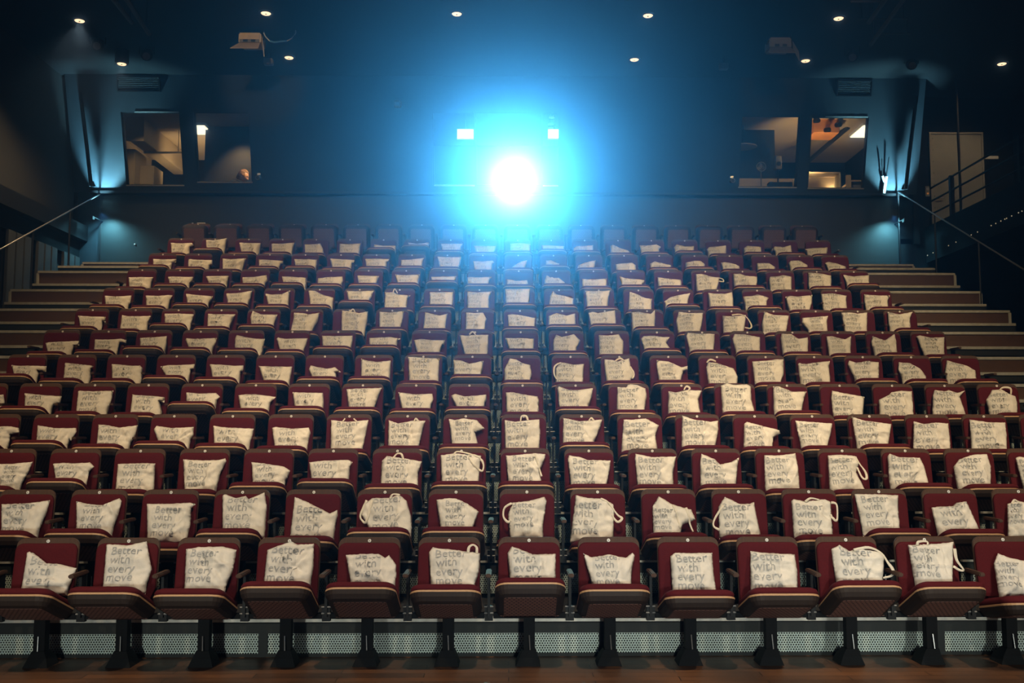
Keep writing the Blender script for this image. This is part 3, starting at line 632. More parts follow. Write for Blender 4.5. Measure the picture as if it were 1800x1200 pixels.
STRAPS = {
(1,-1): '823,972 825,962 832,958 838,963 838,973',
(1,4): '1500,967 1525,963 1548,972 1560,990 1568,1003 1566,1012 1552,1016',
(1,5): '1676,965 1680,985 1693,1002 1684,1002 1674,996/1611,959 1613,953 1628,952 1630,958',
(2,-2): '645,880 634,905 637,915 645,917 655,880/686,877 690,870 695,869 703,871',
(2,0): '900,885 887,893 885,908 892,918 898,915',
(2,1): '1055,878 1070,885 1085,905 1093,912 1085,918 1075,906',
(2,2): '1182,888 1188,905 1195,930/1205,893 1212,920 1218,935',
(2,3): '1270,890 1256,912 1254,925 1264,932',
(2,4): '1415,882 1425,876 1440,879/1460,884 1470,888 1471,912 1466,915 1459,905',
(2,7): '1777,887 1782,879 1790,883',
(3,-2): '691,806 698,798 706,799 709,809',
(3,-1): '798,799 805,794 830,800 845,808 850,818 848,828 842,826 830,815 823,800',
(3,0): '940,798 945,815 952,838',
(3,5): '1503,803 1510,815 1520,830 1522,842 1515,840 1506,822',
(4,0): '915,741 917,732 925,733 928,741',
(4,1): '1035,740 1039,735 1043,740',
(4,-2): '728,741 731,736 736,742',
(4,-3): '602,742 607,736/622,736 628,742',
(5,3): '1202,686 1206,680 1212,684 1206,690',
(5,9): '1755,688 1762,682 1775,684 1776,694',
(6,2): '1081,635 1090,631 1097,636/1108,645 1114,658 1111,666',
(6,4): '1242,638 1248,633 1258,636',
(6,1): '985,638 975,645 974,658 979,668',
(7,-1): '825,589 831,584 836,589',
(8,5): '1286,555 1300,553 1312,558 1320,572 1318,578 1309,576',
(8,-4): '616,549 621,544 625,551',
(9,-3): '691,515 694,508 699,516',
(10,6): '1260,488 1270,491 1271,496 1263,495',
}

# one line of bag data: column; left x; outline of the top; right x; seat-lip height (all measured on the photograph)
def parse(s):
    out = {}
    for b in s.split('/'):
        k, bl, pts, br, lip = b.split(';')
        out[int(k)] = (float(bl), [tuple(float(c) for c in p.split(',')) for p in pts.split(' ')], float(br), float(lip))
    return out


BAGD = {n: parse(s) for n, s in BAGS.items()}


def lip_angle(n, lip):
    best = (1e9, 0)
    for i in range(-4, 150):
        al = R(i * 0.5)
        y = min(px_y(pan_point(n, PL - 0.03, 0.060, al)), px_y(pan_point(n, PL - 0.004, 0.03, al)))
        e = abs(y - lip)
        if e < best[0]: best = (e, al)
    return min(best[1], R(58))


ALPHA = {}
seat0 = make_seat(); seat_l = make_seat(True)
used = set()
for n in range(1, NROW + 1):
    k0, k1 = RANGE.get(n, (-10, 9))
    for k in range(k0, k1 + 1):
        proto = seat_l if k == -10 else seat0
        s = proto if proto.name not in used else copy_tree(proto)
        used.add(s.name)
        s.location = (X0 + PITCH * k, YB[n], ZR[n])
        i = k - k0 + 1
        if n == NROW:
            al = R(76)
            tag(s, 'empty maroon theatre seat tipped up, %s from the left in the topmost row' % ORD[i], 'seat', 'theatre seats')
        else:
            al = lip_angle(n, BAGD[n][k][3]) if k in BAGD[n] else R(24)
            tag(s, 'maroon tip-up theatre seat, %s from the left in the %s' % (ORD[i], ROWNAME[n]), 'seat', 'theatre seats')
        ALPHA[n, k] = al
        for c in s.children:
            if c.name.startswith('seat_pan'): c.rotation_euler = (-al, 0, 0)

# ------------------------------------------------------------------ printed lettering, one flat prototype in units of the word width
def lettering():
    V, Fc = [], []
    sc = None
    for i, word in enumerate(('Better', 'with', 'every', 'move')):
        cu = bpy.data.curves.new('lettering', 'FONT'); cu.body = word; cu.resolution_u = 2; cu.offset = 0.004
        o = bpy.data.objects.new('lettering', cu); COL.objects.link(o)
        bpy.context.view_layer.update()
        me = bpy.data.meshes.new_from_object(o.evaluated_get(bpy.context.evaluated_depsgraph_get()))
        xs = [v.co.x for v in me.vertices]; x0 = min(xs)
        if sc is None: sc = 1 / (max(xs) - x0)
        b = len(V)
        V += [((v.co.x - x0) * sc, v.co.y * sc - 0.30 * i) for v in me.vertices]
        Fc += [tuple(b + j for j in p.vertices) for p in me.polygons]
        bpy.data.objects.remove(o); bpy.data.meshes.remove(me); bpy.data.curves.remove(cu)
    return V, Fc


TV, TF = lettering()


def seg_dist(p, poly):
    x, y = p; best = 1e9; inside = False
    m = len(poly)
    for i in range(m):
        ax, ay = poly[i - 1]; bx, by = poly[i]
        dx, dy = bx - ax, by - ay
        L = dx * dx + dy * dy
        t = 0 if L == 0 else max(0, min(1, ((x - ax) * dx + (y - ay) * dy) / L))
        q = (x - ax - t * dx) ** 2 + (y - ay - t * dy) ** 2
        if q < best: best = q
        if (ay > y) != (by > y) and x < (bx - ax) * (y - ay) / (by - ay) + ax: inside = not inside
    d = math.sqrt(best)
    return d if inside else -d


def bag(n, k):
    bl, pts, br, lip = BAGD[n][k]
    rnd = random.Random(n * 100 + k)
    al = ALPHA[n, k]
    P0 = Vector((0, YB[n] - 0.205, ZR[n] + 0.45)); EV = Vector((0, 0.150, 0.40)).normalized(); NN = Vector((0, -EV.z, EV.y))

    def ab(px, py):
        p = on_plane(px, py, P0, NN); return (p.x, (p - P0).dot(EV))
    a0, bl0 = ab(bl, lip); a1, bl1 = ab(br, lip)
    top = [ab(*p) for p in pts]
    # where the bag's own plane meets the tilted seat cushion
    b0 = None; best = 1e9
    for i in range(0, 90):
        q = pan_point(n, i * 0.005, 0.064, al); b = (q.z - P0.z) / EV.z
        e = abs((P0 + EV * b).y - q.y)
        if e < best: best = e; b0 = b
    b0 = min(b0 + 0.006, bl0 - 0.02)
    poly = [(a0, b0), (a0, bl0)] + top + [(a1, bl1), (a1, b0)]
    poly = poly[::-1]
    W = max(a1 - a0, 0.2)
    tops = [b for a, b in top]; btop = sorted(tops)[-max(1, len(tops) // 2)]
    hv = btop - bl0
    step = 0.0125 if n <= 4 else (0.02 if n <= 8 else 0.026)
    ring = []
    m = len(poly)
    for i in range(m):
        A, B = Vector(poly[i]), Vector(poly[(i + 1) % m])
        c = max(1, int((B - A).length / step))
        for j in range(c):
            q = A.lerp(B, j / c)
            if j: q += Vector((rnd.uniform(-1, 1), rnd.uniform(-1, 1))) * 0.0022
            ring.append(q)
    seed = Vector((n * 3.1, k * 2.7, 0))
    sa, ca = math.sin(rnd.uniform(0, 3.1)), 0
    ca = math.sqrt(1 - sa * sa) * rnd.choice((1, -1))
    folds = []
    for i in range(rnd.randint(4, 6)):
        fa = rnd.choice((rnd.uniform(0.5, 1.1), rnd.uniform(2.0, 2.7), rnd.uniform(-0.3, 0.3), rnd.uniform(1.3, 1.8)))
        folds.append((rnd.uniform(a0 + 0.25 * W, a1 - 0.1 * W), rnd.uniform(bl0, btop), math.cos(fa), math.sin(fa), rnd.uniform(0.013, 0.028) * rnd.choice((1, 1, -1)), rnd.uniform(0.08, 0.2)))
    hb = max(btop - b0, 0.05)

    def height(x, y, d):
        d = max(d, 0.0)
        v = min(1, max(0, (y - b0) / hb))
        e = 1 - math.exp(-d / 0.03)
        h = 0.030 * (1.25 - 0.75 * v) * e
        p = Vector((x * 5.0, y * 5.0, 0)) + seed
        w = noise.noise_vector(p * 0.7) * 0.35
        q = Vector((p.x * ca + p.y * sa, (p.y * ca - p.x * sa) * 1.8, 0)) + w
        vd = noise.voronoi(q * 1.5)[0]; v2 = noise.voronoi(q.yxz * 2.9)[0]
        r2 = 1 - abs(noise.noise(p * 3.6 - w)) * 2.2
        e2 = min(1, d / 0.022)
        h += e2 * (0.034 * (vd[0] - 0.35) + 0.013 * (v2[0] - 0.35) + 0.005 * r2)
        for fx, fy, c, s, amp, ln in folds:
            t = (x - fx) * c + (y - fy) * s; q = -(x - fx) * s + (y - fy) * c
            h += e2 * amp * math.exp(-abs(q) / 0.014) * max(0, 1 - abs(t) / ln) * (1.0 if q > 0 else math.exp(q / 0.01))
        return h
    pin = [tuple(q) for q in ring]; nb = len(pin)
    xs = [q[0] for q in pin]; ys = [q[1] for q in pin]
    y = min(ys) + step * 0.5; row = 0
    inner = []
    while y < max(ys):
        x = min(xs) + (step * 0.5 if row % 2 else 0)
        while x < max(xs):
            q = (x + rnd.uniform(-.2, .2) * step, y + rnd.uniform(-.2, .2) * step)
            if seg_dist(q, poly) > step * 0.45: inner.append(q)
            x += step
        y += step * 0.87; row += 1
    vs = [Vector(q) for q in pin + inner]
    res = geometry.delaunay_2d_cdt(vs, [(i, (i + 1) % nb) for i in range(nb)], [], 1, 1e-6)
    v2, f2 = res[0], res[2]
    org = P0 + EV * b0; org.x = (a0 + a1) / 2; org.y = (P0 + EV * b0).y

    def world(x, y, h): return Vector((x, P0.y, P0.z)) + EV * y + NN * h - org
    bm = bmesh.new(); uvl = bm.loops.layers.uv.new('UVMap')
    dd = [seg_dist(q, poly) for q in v2]
    fr = [bm.verts.new(world(q[0], q[1], height(q[0], q[1], d) if d > 0.0035 else 0)) for q, d in zip(v2, dd)]
    bk = [fr[i] if d <= 0.0035 else bm.verts.new(world(q[0], q[1], -0.022 * (1 - math.exp(-d / 0.03)))) for i, (q, d) in enumerate(zip(v2, dd))]
    TS = 0.69 * W
    shift = max(0, 0.88 * W - hv) * 0.55
    base = btop - 0.265 * W + shift                       # baseline of the first printed line
    for f in f2:
        try:
            face = bm.faces.new([fr[i] for i in f])
            for lp, i in zip(face.loops, f):
                lp[uvl].uv = ((v2[i][0] - a0) / W, (v2[i][1] - (base - 0.95 * TS)) / W)
        except ValueError: pass
        if any(fr[i] is not bk[i] for i in f):
            try:
                face = bm.faces.new([bk[i] for i in reversed(f)])
                for lp in face.loops: lp[uvl].uv = (-1, -1)
            except ValueError: pass
    bmesh.ops.recalc_face_normals(bm, faces=bm.faces[:])
    o = link('tote_bag', bm, CANVAS, None, True, org)
    # grey print that follows the folds of the cloth
    rot = rnd.uniform(-0.05, 0.05); x_at = a0 + 0.085 * W + rnd.uniform(-.01, .02)
    tv = []; okv = []
    for x, y in TV:
        X = x_at + x * TS * math.cos(rot) - y * TS * math.sin(rot); Y = base + y * TS * math.cos(rot) + x * TS * math.sin(rot)
        X += 0.005 * noise.noise(Vector((X * 9, Y * 9, 5)) + seed); Y += 0.006 * noise.noise(Vector((X * 9, Y * 9, 9)) + seed)
        d = seg_dist((X, Y), poly); okv.append(d > 0.008)
        tv.append(world(X, Y, height(X, Y, d) + 0.0034))
    bm = bmesh.new(); mv = {}
    for f in TF:
        if all(okv[i] for i in f):
            for i in f:
                if i not in mv: mv[i] = bm.verts.new(tv[i])
            try: bm.faces.new([mv[i] for i in f])
            except ValueError: pass
    if len(bm.faces):
        bmesh.ops.triangulate(bm, faces=[f for f in bm.faces if len(f.verts) > 4])
        q = link('printed_words', bm, INK, o)
        q['label'] = 'grey printed words Better with every move'
    else: bm.free()
    st = STRAPS.get((n, k))
    if st:
        for line in st.split('/'):
            pl = [ab(*[float(c) for c in p.split(',')]) for p in line.split(' ')]
            c = [Vector((p[0], p[1], 0)) for p in pl]
            fine = []
            for i in range(len(c) - 1):
                p0, p1, p2, p3 = c[max(i - 1, 0)], c[i], c[i + 1], c[min(i + 2, len(c) - 1)]
                for j in range(5):
                    t = j / 5
                    fine.append(0.5 * ((2 * p1) + (p2 - p0) * t + (2 * p0 - 5 * p1 + 4 * p2 - p3) * t * t + (3 * p1 - p0 - 3 * p2 + p3) * t ** 3))
            fine.append(c[-1])
            bm = bmesh.new(); prev = None; hw = 0.010
            for i, q in enumerate(fine):
                t = (fine[min(i + 1, len(fine) - 1)] - fine[max(i - 1, 0)]).normalized()
                nrm = Vector((-t.y, t.x, 0)); tw = 0.5 + 0.5 * math.sin(i * 0.35 + n)
                wv = hw * (0.65 + 0.35 * tw)
                e = i / (len(fine) - 1); d = seg_dist((q.x, q.y), poly)
                h = (height(q.x, q.y, d) + 0.004) if d > 0 else 0.008 + 0.01 * tw
                r_ = []
                for s_, th in ((-1, 0), (1, 0), (1, 0.003), (-1, 0.003)):
                    pp = q + nrm * wv * s_
                    r_.append(bm.verts.new(world(pp.x, pp.y, h + th + s_ * 0.004 * (tw - .5))))
                if prev:
                    for j in range(4): bm.faces.new((prev[j], prev[(j + 1) % 4], r_[(j + 1) % 4], r_[j]))
                else: bm.faces.new(r_)
                prev = r_
            bm.faces.new(prev[::-1]); bmesh.ops.recalc_face_normals(bm, faces=bm.faces[:])
            link('handle', bm, STRAP, o, True)
    k0 = RANGE.get(n, (-10, 9))[0]
    size = 'tall' if hv > 0.215 else ('half-slumped' if hv > 0.13 else ('low' if hv > 0.085 else 'flattened'))
    lt, rt = sum(tops[:2]) / len(tops[:2]), top[-2][1] if len(top) > 2 else top[-1][1]
    hang = ' drooping right' if lt - rt > 0.05 else (' drooping left' if rt - lt > 0.05 else '')
    if st and not hang: hang = ' with loose handle'
    lab = '%s cream tote%s, %s seat from left, %s' % (size, hang, ORD[k - k0 + 1], ROWNAME[n])
    tag(o, lab, 'tote bag', 'cotton tote bags')
    return o


for n in BAGD:
    for k in BAGD[n]:
        bag(n, k)

# ------------------------------------------------------------------ ceiling fittings
def downlight(x, y, lab, drop=0.0):
    t = empty('downlight', (x, y, ZCEIL - drop))
    tag(t, lab, 'downlight', 'ceiling downlights')
    bm = bmesh.new(); r = 0.075
    ring = [[bm.verts.new((q * math.cos(a), q * math.sin(a), z)) for a in [2 * math.pi * i / 24 for i in range(24)]] for q, z in
            ((r + 0.03, 0.0), (r + 0.03, -0.012), (r, -0.016), (r - 0.004, 0.03 if not drop else drop * 0.3))]
    for a, b in zip(ring, ring[1:]):
        for i in range(24): bm.faces.new((a[i], a[(i + 1) % 24], b[(i + 1) % 24], b[i]))
    link('trim_ring', bm, BLACKM, t)
    if drop:
        bm = bmesh.new(); tube(bm, [(0, 0, drop), (0, 0, 0.0)], r + 0.035, 24); link('can', bm, BLACKM, t)
    bm = bmesh.new(); tube(bm, [(0, 0, -0.014), (0, 0, -0.024)], [r - 0.002, r - 0.012], 24); link('lens', bm, GLOW_D, t)
    bm = bmesh.new(); tube(bm, [(0, 0, -0.022), (0, 0, -0.028)], 0.014, 10); link('baffle', bm, BLACKM, t)
    return t


def ceil_at(px, py): return on_plane(px, py, (0, 0, ZCEIL), Vector((0, 0, 1)))


DL = [((140, 35), 'lit round downlight nearest the dark left wall, front line', 0), ((467.5, 22), 'lit round downlight above the beige barn-door floodlight', 0),
      ((803, 23), 'lit round downlight in blue haze, left of the ceiling centre', 0), ((1139, 26), 'lit round downlight in blue haze, right of the ceiling centre', 0),
      ((1474, 31), 'lit round downlight beside the twin ceiling pipes on the right', 0), ((214, 111), 'lit downlight in a black can by the left booth window', 0.22),
      ((508, 100), 'lit round downlight right of the beige floodlight, rear line', 0), ((1115, 103.5), 'lit round downlight over the middle of the rear wall', 0),
      ((1416, 105.5), 'lit round downlight over the right booth windows', 0), ((1761, 111), 'dim round downlight over the grey door on the right', 0)]
for (px, py), lab, drop in DL:
    p = ceil_at(px, py)
    if drop: p = on_plane(px, py, (0, 0, ZCEIL - drop), Vector((0, 0, 1)))
    downlight(p.x, p.y, lab, drop)
    lamp('downlight_beam', 'SPOT', (p.x, p.y, ZCEIL - drop - 0.04), (p.x - 0.15, p.y + 1.2, 6.1) if px == 1761 else (p.x, p.y, 0), {140: 380, 214: 120, 1761: 62}.get(px, 14), WARM, 0.05, {140: 105, 214: 110, 1761: 95}.get(px, 78), 0.7)


def flood(px, py, y, lab, flip=1, m=None):
    """theatre floodlight with barn doors, hung from the ceiling"""
    p = on_y(px, py, y); t = empty('floodlight', p); tag(t, lab, 'floodlight')
    k = 1.0
    link('body', bbox(-0.175 * k, 0.175 * k, -0.02, 0.30, 0.0, 0.17, 0.02), m, t)
    link('reflector', bbox(-0.155, 0.155, -0.03, -0.019, 0.005, 0.055), GREYB, t)
    b2 = bmesh.new()
    for s in (-1, 1):
        box(b2, s * 0.06 - 0.035, s * 0.06 + 0.035, -0.036, -0.029, 0.012, 0.05)
    link('lamp_recess', b2, BLACKM, t)
    bm = bmesh.new()
    v = [(-0.16, -0.02, 0.0), (0.165, -0.02, 0.0), (0.185, -0.20, -0.155), (-0.25, -0.20, -0.155)]
    a = [bm.verts.new(q) for q in v]; b = [bm.verts.new((q[0], q[1] + 0.004, q[2] - 0.006)) for q in v]
    bm.faces.new(a); bm.faces.new(b[::-1])
    for i in range(4): bm.faces.new((a[i], b[i], b[(i + 1) % 4], a[(i + 1) % 4]))
    bmesh.ops.recalc_face_normals(bm, faces=bm.faces[:])
    link('barn_door', bm, m, t)
    bm = bmesh.new()
    v = [(0.185, -0.02, 0.10), (0.19, -0.02, -0.02), (0.255, -0.12, -0.26), (0.245, -0.12, -0.10)]
    a = [bm.verts.new(q) for q in v]; b = [bm.verts.new((q[0] + 0.008, q[1] + 0.003, q[2])) for q in v]
    bm.faces.new(a); bm.faces.new(b[::-1])
    for i in range(4): bm.faces.new((a[i], b[i], b[(i + 1) % 4], a[(i + 1) % 4]))
    bmesh.ops.recalc_face_normals(bm, faces=bm.faces[:])
    link('side_flap', bm, m, t)
    bm = bmesh.new()
    tube(bm, [(-0.19, 0.1, 0.09), (-0.19, 0.1, 0.30), (0.19, 0.1, 0.30), (0.19, 0.1, 0.09)], 0.012, 6)
    tube(bm, [(0, 0.1, 0.30), (0, 0.1, ZCEIL - p.z - 0.002)], 0.018, 8)
    link('yoke', bm, BLACKM, t)
    return p


fp = flood(439, 76, 15.2, 'beige floodlight with open barn doors, hung at the left', 1, BEIGE)
flood(1372, 84, 15.2, 'dark floodlight with barn doors, hung at the right', -1, GREYB)
c = empty('cable', fp + Vector((0.2, 0.05, 0.05)))
tag(c, 'sagging cable with a blue and white section beside the beige floodlight', 'cable')
bm = bmesh.new(); tube(bm, [(0, 0, 0.14), (0.03, 0, 0.08), (0.10, 0, 0.005)], 0.009, 6); tube(bm, [(0.37, 0, 0.01), (0.44, 0, 0.05), (0.50, 0, 0.13), (0.52, 0, 0.5)], 0.009, 6)
link('white_end', bm, WHITEP, c)
bm = bmesh.new(); tube(bm, [(0.10, 0, 0.005), (0.17, 0, -0.012), (0.26, 0, 0.0), (0.37, 0, 0.01)], 0.015, 8)
link('blue_sleeve', bm, BLUEC, c)

for (px, py, lab) in ((472, 109, 'small grey box hanging under the left floodlight'), (1272, 117, 'small grey box hanging at the right of the rear ceiling')):
    p = on_y(px, py, 16.2); b = empty('ceiling_box', p); tag(b, lab, 'box', 'grey ceiling boxes')
    link('case', bbox(-0.075, 0.075, -0.06, 0.06, -0.05, 0.05, 0.01), GREYB, b)
    bm = bmesh.new(); tube(bm, [(0, 0, 0.05), (0, 0, ZCEIL - p.z)], 0.01, 6); link('hanger', bm, BLACKM, b)

# lighting pipes running away along the ceiling at both sides
for (pa, pb, lab) in (((1602, -20), (1531, 78), 'right pipe of the twin lighting pipes, right side of ceiling'), ((1570, -20), (1527, 40), 'left pipe of the twin lighting pipes, right side of ceiling'),
                      ((192, -10), (232, 40), 'left pipe of the twin lighting pipes, left side of ceiling'), ((216, -10), (262, 60), 'right pipe of the twin lighting pipes, left side of ceiling')):
    zz = ZCEIL - 0.55
    A = on_plane(pa[0], pa[1], (0, 0, zz), Vector((0, 0, 1))); B = on_plane(pb[0], pb[1], (0, 0, zz), Vector((0, 0, 1)))
    t = empty('lighting_pipe', A); tag(t, lab, 'pipe', 'lighting pipes')
    bm = bmesh.new(); tube(bm, [(0, 0, 0), B - A], 0.03, 10); link('pipe', bm, PIPEM, t)
    bm = bmesh.new()
    for f in (0.1, 0.9):
        q = (B - A) * f; tube(bm, [q, q + Vector((0, 0, 0.55))], 0.012, 6)
    link('hanger', bm, BLACKM, t)
for (px, py, y, lab) in ((172, 78, 15.6, 'black spotlight on its yoke, upper left corner'), (258, 96, 16.0, 'black spotlight hanging under the left ceiling pipes'),
                         (1498, 98, 15.8, 'black spotlight hanging under the right ceiling pipes'), (1602, 112, 16.4, 'black spotlight on its yoke, upper right corner')):
    p = on_y(px, py, y); t = empty('stage_spotlight', p); tag(t, lab, 'spotlight', 'stage spotlights')
    d = Vector((0.1 if px < 900 else -0.1, -0.30, -0.16))
    bm = bmesh.new(); tube(bm, [-d * 0.5, d * 0.2, d * 0.25, d * 0.6], [0.085, 0.095, 0.07, 0.075], 16); link('can', bm, BLACKM, t)
    bm = bmesh.new(); tube(bm, [d * 0.6, d * 0.62], 0.06, 16); link('lens', bm, GREYB, t)
    bm = bmesh.new(); tube(bm, [(-0.12, 0, 0), (-0.12, 0, 0.16), (0.12, 0, 0.16), (0.12, 0, 0)], 0.01, 6); tube(bm, [(0, 0, 0.16), (0, 0, ZCEIL - p.z)], 0.014, 6); link('yoke', bm, BLACKM, t)
# cross rails seen faintly at the right
for i, (px0, px1, py, y) in enumerate(((1495, 1552, 3, 13.0), (1508, 1596, 33, 13.8), (1544, 1600, 59, 14.6))):
    A = on_y(px0, py, y); B = on_y(px1, py, y)
    t = empty('cross_rail', A); tag(t, 'thin dark cross rail near the right ceiling pipes, %s from the top' % ORD[i + 1], 'rail', 'ceiling cross rails')
    bm = bmesh.new(); tube(bm, [(0, 0, 0), B - A], 0.014, 6); link('rail', bm, PIPEM, t)
    bm = bmesh.new()
    for f in (0.08, 0.92):
        q = (B - A) * f; tube(bm, [q, q + Vector((0, 0, ZCEIL - A.z))], 0.006, 5)
    link('hanger', bm, BLACKM, t)

# ------------------------------------------------------------------ things on the rear wall
for (x0, x1, y0, y1, lab) in ((205, 283, 133, 162, 'dark slatted vent above the left booth window'), (1472, 1531, 140, 170, 'dark slatted vent above the right booth window')):
    a, w1 = lean_xw(x0, y0); b, w0 = lean_xw(x1, y1)
    t = empty('vent_grille', lean((a + b) / 2, w0, -0.03)); tag(t, lab, 'vent', 'wall vents')
    t.rotation_euler = (math.atan2(0.60, 1.97), 0, 0)
    hw = (b - a) / 2; H = w1 - w0
    bm = bmesh.new()
    for a_ in ((-hw, hw, 0, 0.02), (-hw, hw, H - 0.02, H), (-hw, -hw + 0.02, 0.02, H - 0.02), (hw - 0.02, hw, 0.02, H - 0.02)):
        box(bm, a_[0], a_[1], -0.01, 0.03, a_[2], a_[3])
    link('frame', bm, BLACKM, t)
    for i in range(7):
        z = 0.03 + (H - 0.06) * (i + 0.5) / 7
        M = Matrix.Translation((0, 0.01, z)) @ Matrix.Rotation(R(-35), 4, 'X')
        bm = bmesh.new(); box(bm, -hw + 0.02, hw - 0.02, -0.014, 0.014, -0.002, 0.002, M); link('slat', bm, WALLL, t)

def on_lean(px, py, out): 
    p = on_plane(px, py, LEAN_P, LEAN_N); return p - LEAN_N * out

p = on_lean(699.5, 183, 0.0); t = empty('wall_sensor', p); t.rotation_euler = (math.atan2(0.60, 1.97), 0, 0)
tag(t, 'small rounded white sensor box on the blue wall left of the projector', 'sensor')
link('case', bbox(-0.072, 0.072, -0.06, 0.0, -0.072, 0.072, 0.022, 3), WHITEP, t)
bm = bmesh.new(); tube(bm, [(0.01, -0.06, 0.0), (0.01, -0.067, 0.0)], 0.03, 14); link('eye', bm, GREYB, t)
for (px, py, lab) in ((455.5, 313, 'small dark wall camera beside the left booth window'), (1286, 318, 'small dark wall camera beside the right booth window')):
    p = on_lean(px, py, 0.0); t = empty('wall_camera', p); tag(t, lab, 'camera', 'wall cameras')
    link('bracket', bbox(-0.03, 0.03, -0.03, 0.02, 0.05, 0.085), CHROME, t)
    bm = bmesh.new(); tube(bm, [(0, 0.0, -0.005), (0, -0.11, -0.02)], 0.042, 14); link('body', bm, GREYB, t)
    bm = bmesh.new(); tube(bm, [(0, -0.11, -0.02), (0, -0.116, -0.021)], 0.03, 14); link('lens', bm, BLACKM, t)
# white receiver with two dark aerials on the ledge, right end
p = on_plane(1553, 329, (0, 17.80, 0), Vector((0, 1, 0))); t = empty('wireless_receiver', lean(p.x, 0.03, -0.036)); t.rotation_euler = (math.atan2(0.60, 1.97), 0, 0)
tag(t, 'white upright receiver with two dark aerials, blue-lit right end of the ledge', 'receiver')
bm = bmesh.new(); tube(bm, [(0.0, 0, 0.0), (0.02, 0, 0.30)], 0.032, 10); tube(bm, [(0.01, 0, 0.16), (-0.045, 0, 0.31)], 0.022, 8); link('body', bm, WHITEP, t)
for a, b in (((-0.045, 0, 0.31), (-0.09, -0.02, 0.62)), ((0.025, 0, 0.30), (0.035, -0.04, 0.65))):
    bm = bmesh.new(); tube(bm, [a, b], 0.012, 8); link('aerial', bm, BLACKM, t)
# washers
for sx, xw in ((-1, XL + 0.03), (1, XR - 0.03)):
    t = empty('wall_washer', (xw, 17.56, 5.40)); tag(t, 'small black wash light at the %s end of the ledge' % ('left' if sx < 0 else 'right'), 'wash light', 'blue wash lights')
    link('housing', bbox(-0.03, 0.03, -0.05, 0.05, -0.05, 0.02, 0.008), RUBBER, t)
    bm = bmesh.new(); tube(bm, [(-sx * 0.03, 0.05, 0.0), (-sx * 0.03, 0.39, 0.0)], 0.010, 8); link('arm', bm, RUBBER, t)
    bm = bmesh.new(); P1 = [(sx * 0.0, 0.02, 0.56), (sx * 0.01, 0.0, 0.62), (sx * 0.02, -0.04, 0.55), (sx * 0.09, -0.10, 1.2), (sx * 0.20, -0.22, 2.2)]
    tube(bm, P1, 0.035, 8); link('cable', bm, BLACKM, t)  # cable thickened to stand in for its slanting shadow on the wall
bm = bmesh.new(); a = on_y(1585, 116, 17.1); b = on_y(1611, 109, 17.1)
t = empty('ceiling_cable', a); tag(t, 'short pale wavy cable where the blue right wall meets the ceiling', 'cable')
tube(bm, [(0, 0, 0), (0.06, 0, 0.05), (0.14, 0, 0.05), (0.2, 0, 0.06), b - a], 0.012, 6); link('cable', bm, WHITEP, t)
bm = bmesh.new(); tube(bm, [(0.06, 0, 0.05), (0.06, 0, ZCEIL - a.z)], 0.005, 5); link('tie', bm, BLACKM, t)

# ------------------------------------------------------------------ projector in the middle booth window
t = empty('film_projector', (LENS.x, 18.75, 5.15)); tag(t, 'large cinema projector shining through the middle booth window', 'projector')
zl = LENS.z - 5.15
link('body', bbox(-0.33, 0.33, -0.35, 0.85, zl - 0.28, zl + 0.27, 0.03), GREYB, t)
link('pedestal', bbox(-0.28, 0.28, -0.2, 0.7, 0.0, zl - 0.28, 0.01), BLACKM, t)
bm = bmesh.new(); tube(bm, [(0, -0.35, zl), (0, -0.55, zl), (0, -0.56, zl), (0, -0.90, zl)], [0.13, 0.13, 0.105, 0.105], 24); lb = link('lens_barrel', bm, BLACKM, t)
bm = bmesh.new(); tube(bm, [(0, -0.89, zl), (0, -0.912, zl), (0, -0.918, zl)], [0.092, 0.085, 0.05], 24); link('front_lens', bm, GLOW_L, lb)
for (x0, x1, lab) in ((804.5, 831.5, 'bright white light panel in the projection room, left of projector'), (964, 986.5, 'bright white light panel in the projection room, right of projector')):
    A = on_y(x0, 243, 19.4); B = on_y(x1, 228, 19.4)
    t = empty('light_panel', ((A.x + B.x) / 2, 19.4, A.z)); tag(t, lab, 'light panel', 'projection room light panels')
    hw = (B.x - A.x) / 2; H = B.z - A.z
    link('frame', bbox(-hw - 0.015, hw + 0.015, 0.0, 0.05, -0.015, H + 0.015), WHITEP, t)
    link('diffuser', bbox(-hw, hw, -0.012, 0.0, 0.0, H), GLOW_W, t)
    bm = bmesh.new(); tube(bm, [(0, 0.03, H), (0, 0.03, ZCEIL - A.z)], 0.01, 6); link('hanger', bm, BLACKM, t)
for i, py in enumerate((207, 219, 226)):  # discs modelled in place of downlight reflections, not hanging lamps
    p = on_y(968 + (2 if i == 0 else 0), py, 19.2 + i * 0.5); t = empty('reflection_disc', p); tag(t, 'small disc for a downlight reflection over the right light panel, %s from the top' % ORD[i + 1], 'lamp', 'downlight reflection discs')
    bm = bmesh.new(); tube(bm, [(0, 0, 0.03), (0, 0, 0)], [0.05, 0.06], 16); link('shade', bm, WHITEP, t)
    bm = bmesh.new(); tube(bm, [(0, 0, 0.03), (0, 0, ZCEIL - p.z)], 0.006, 5); link('cord', bm, BLACKM, t)
lamp('projection_room_light', 'SPOT', (-0.6, 18.3, 7.4), (-0.6, 21.0, 6.8), 30, (0.85, 0.92, 1.0), 0.2, 120, 0.9)

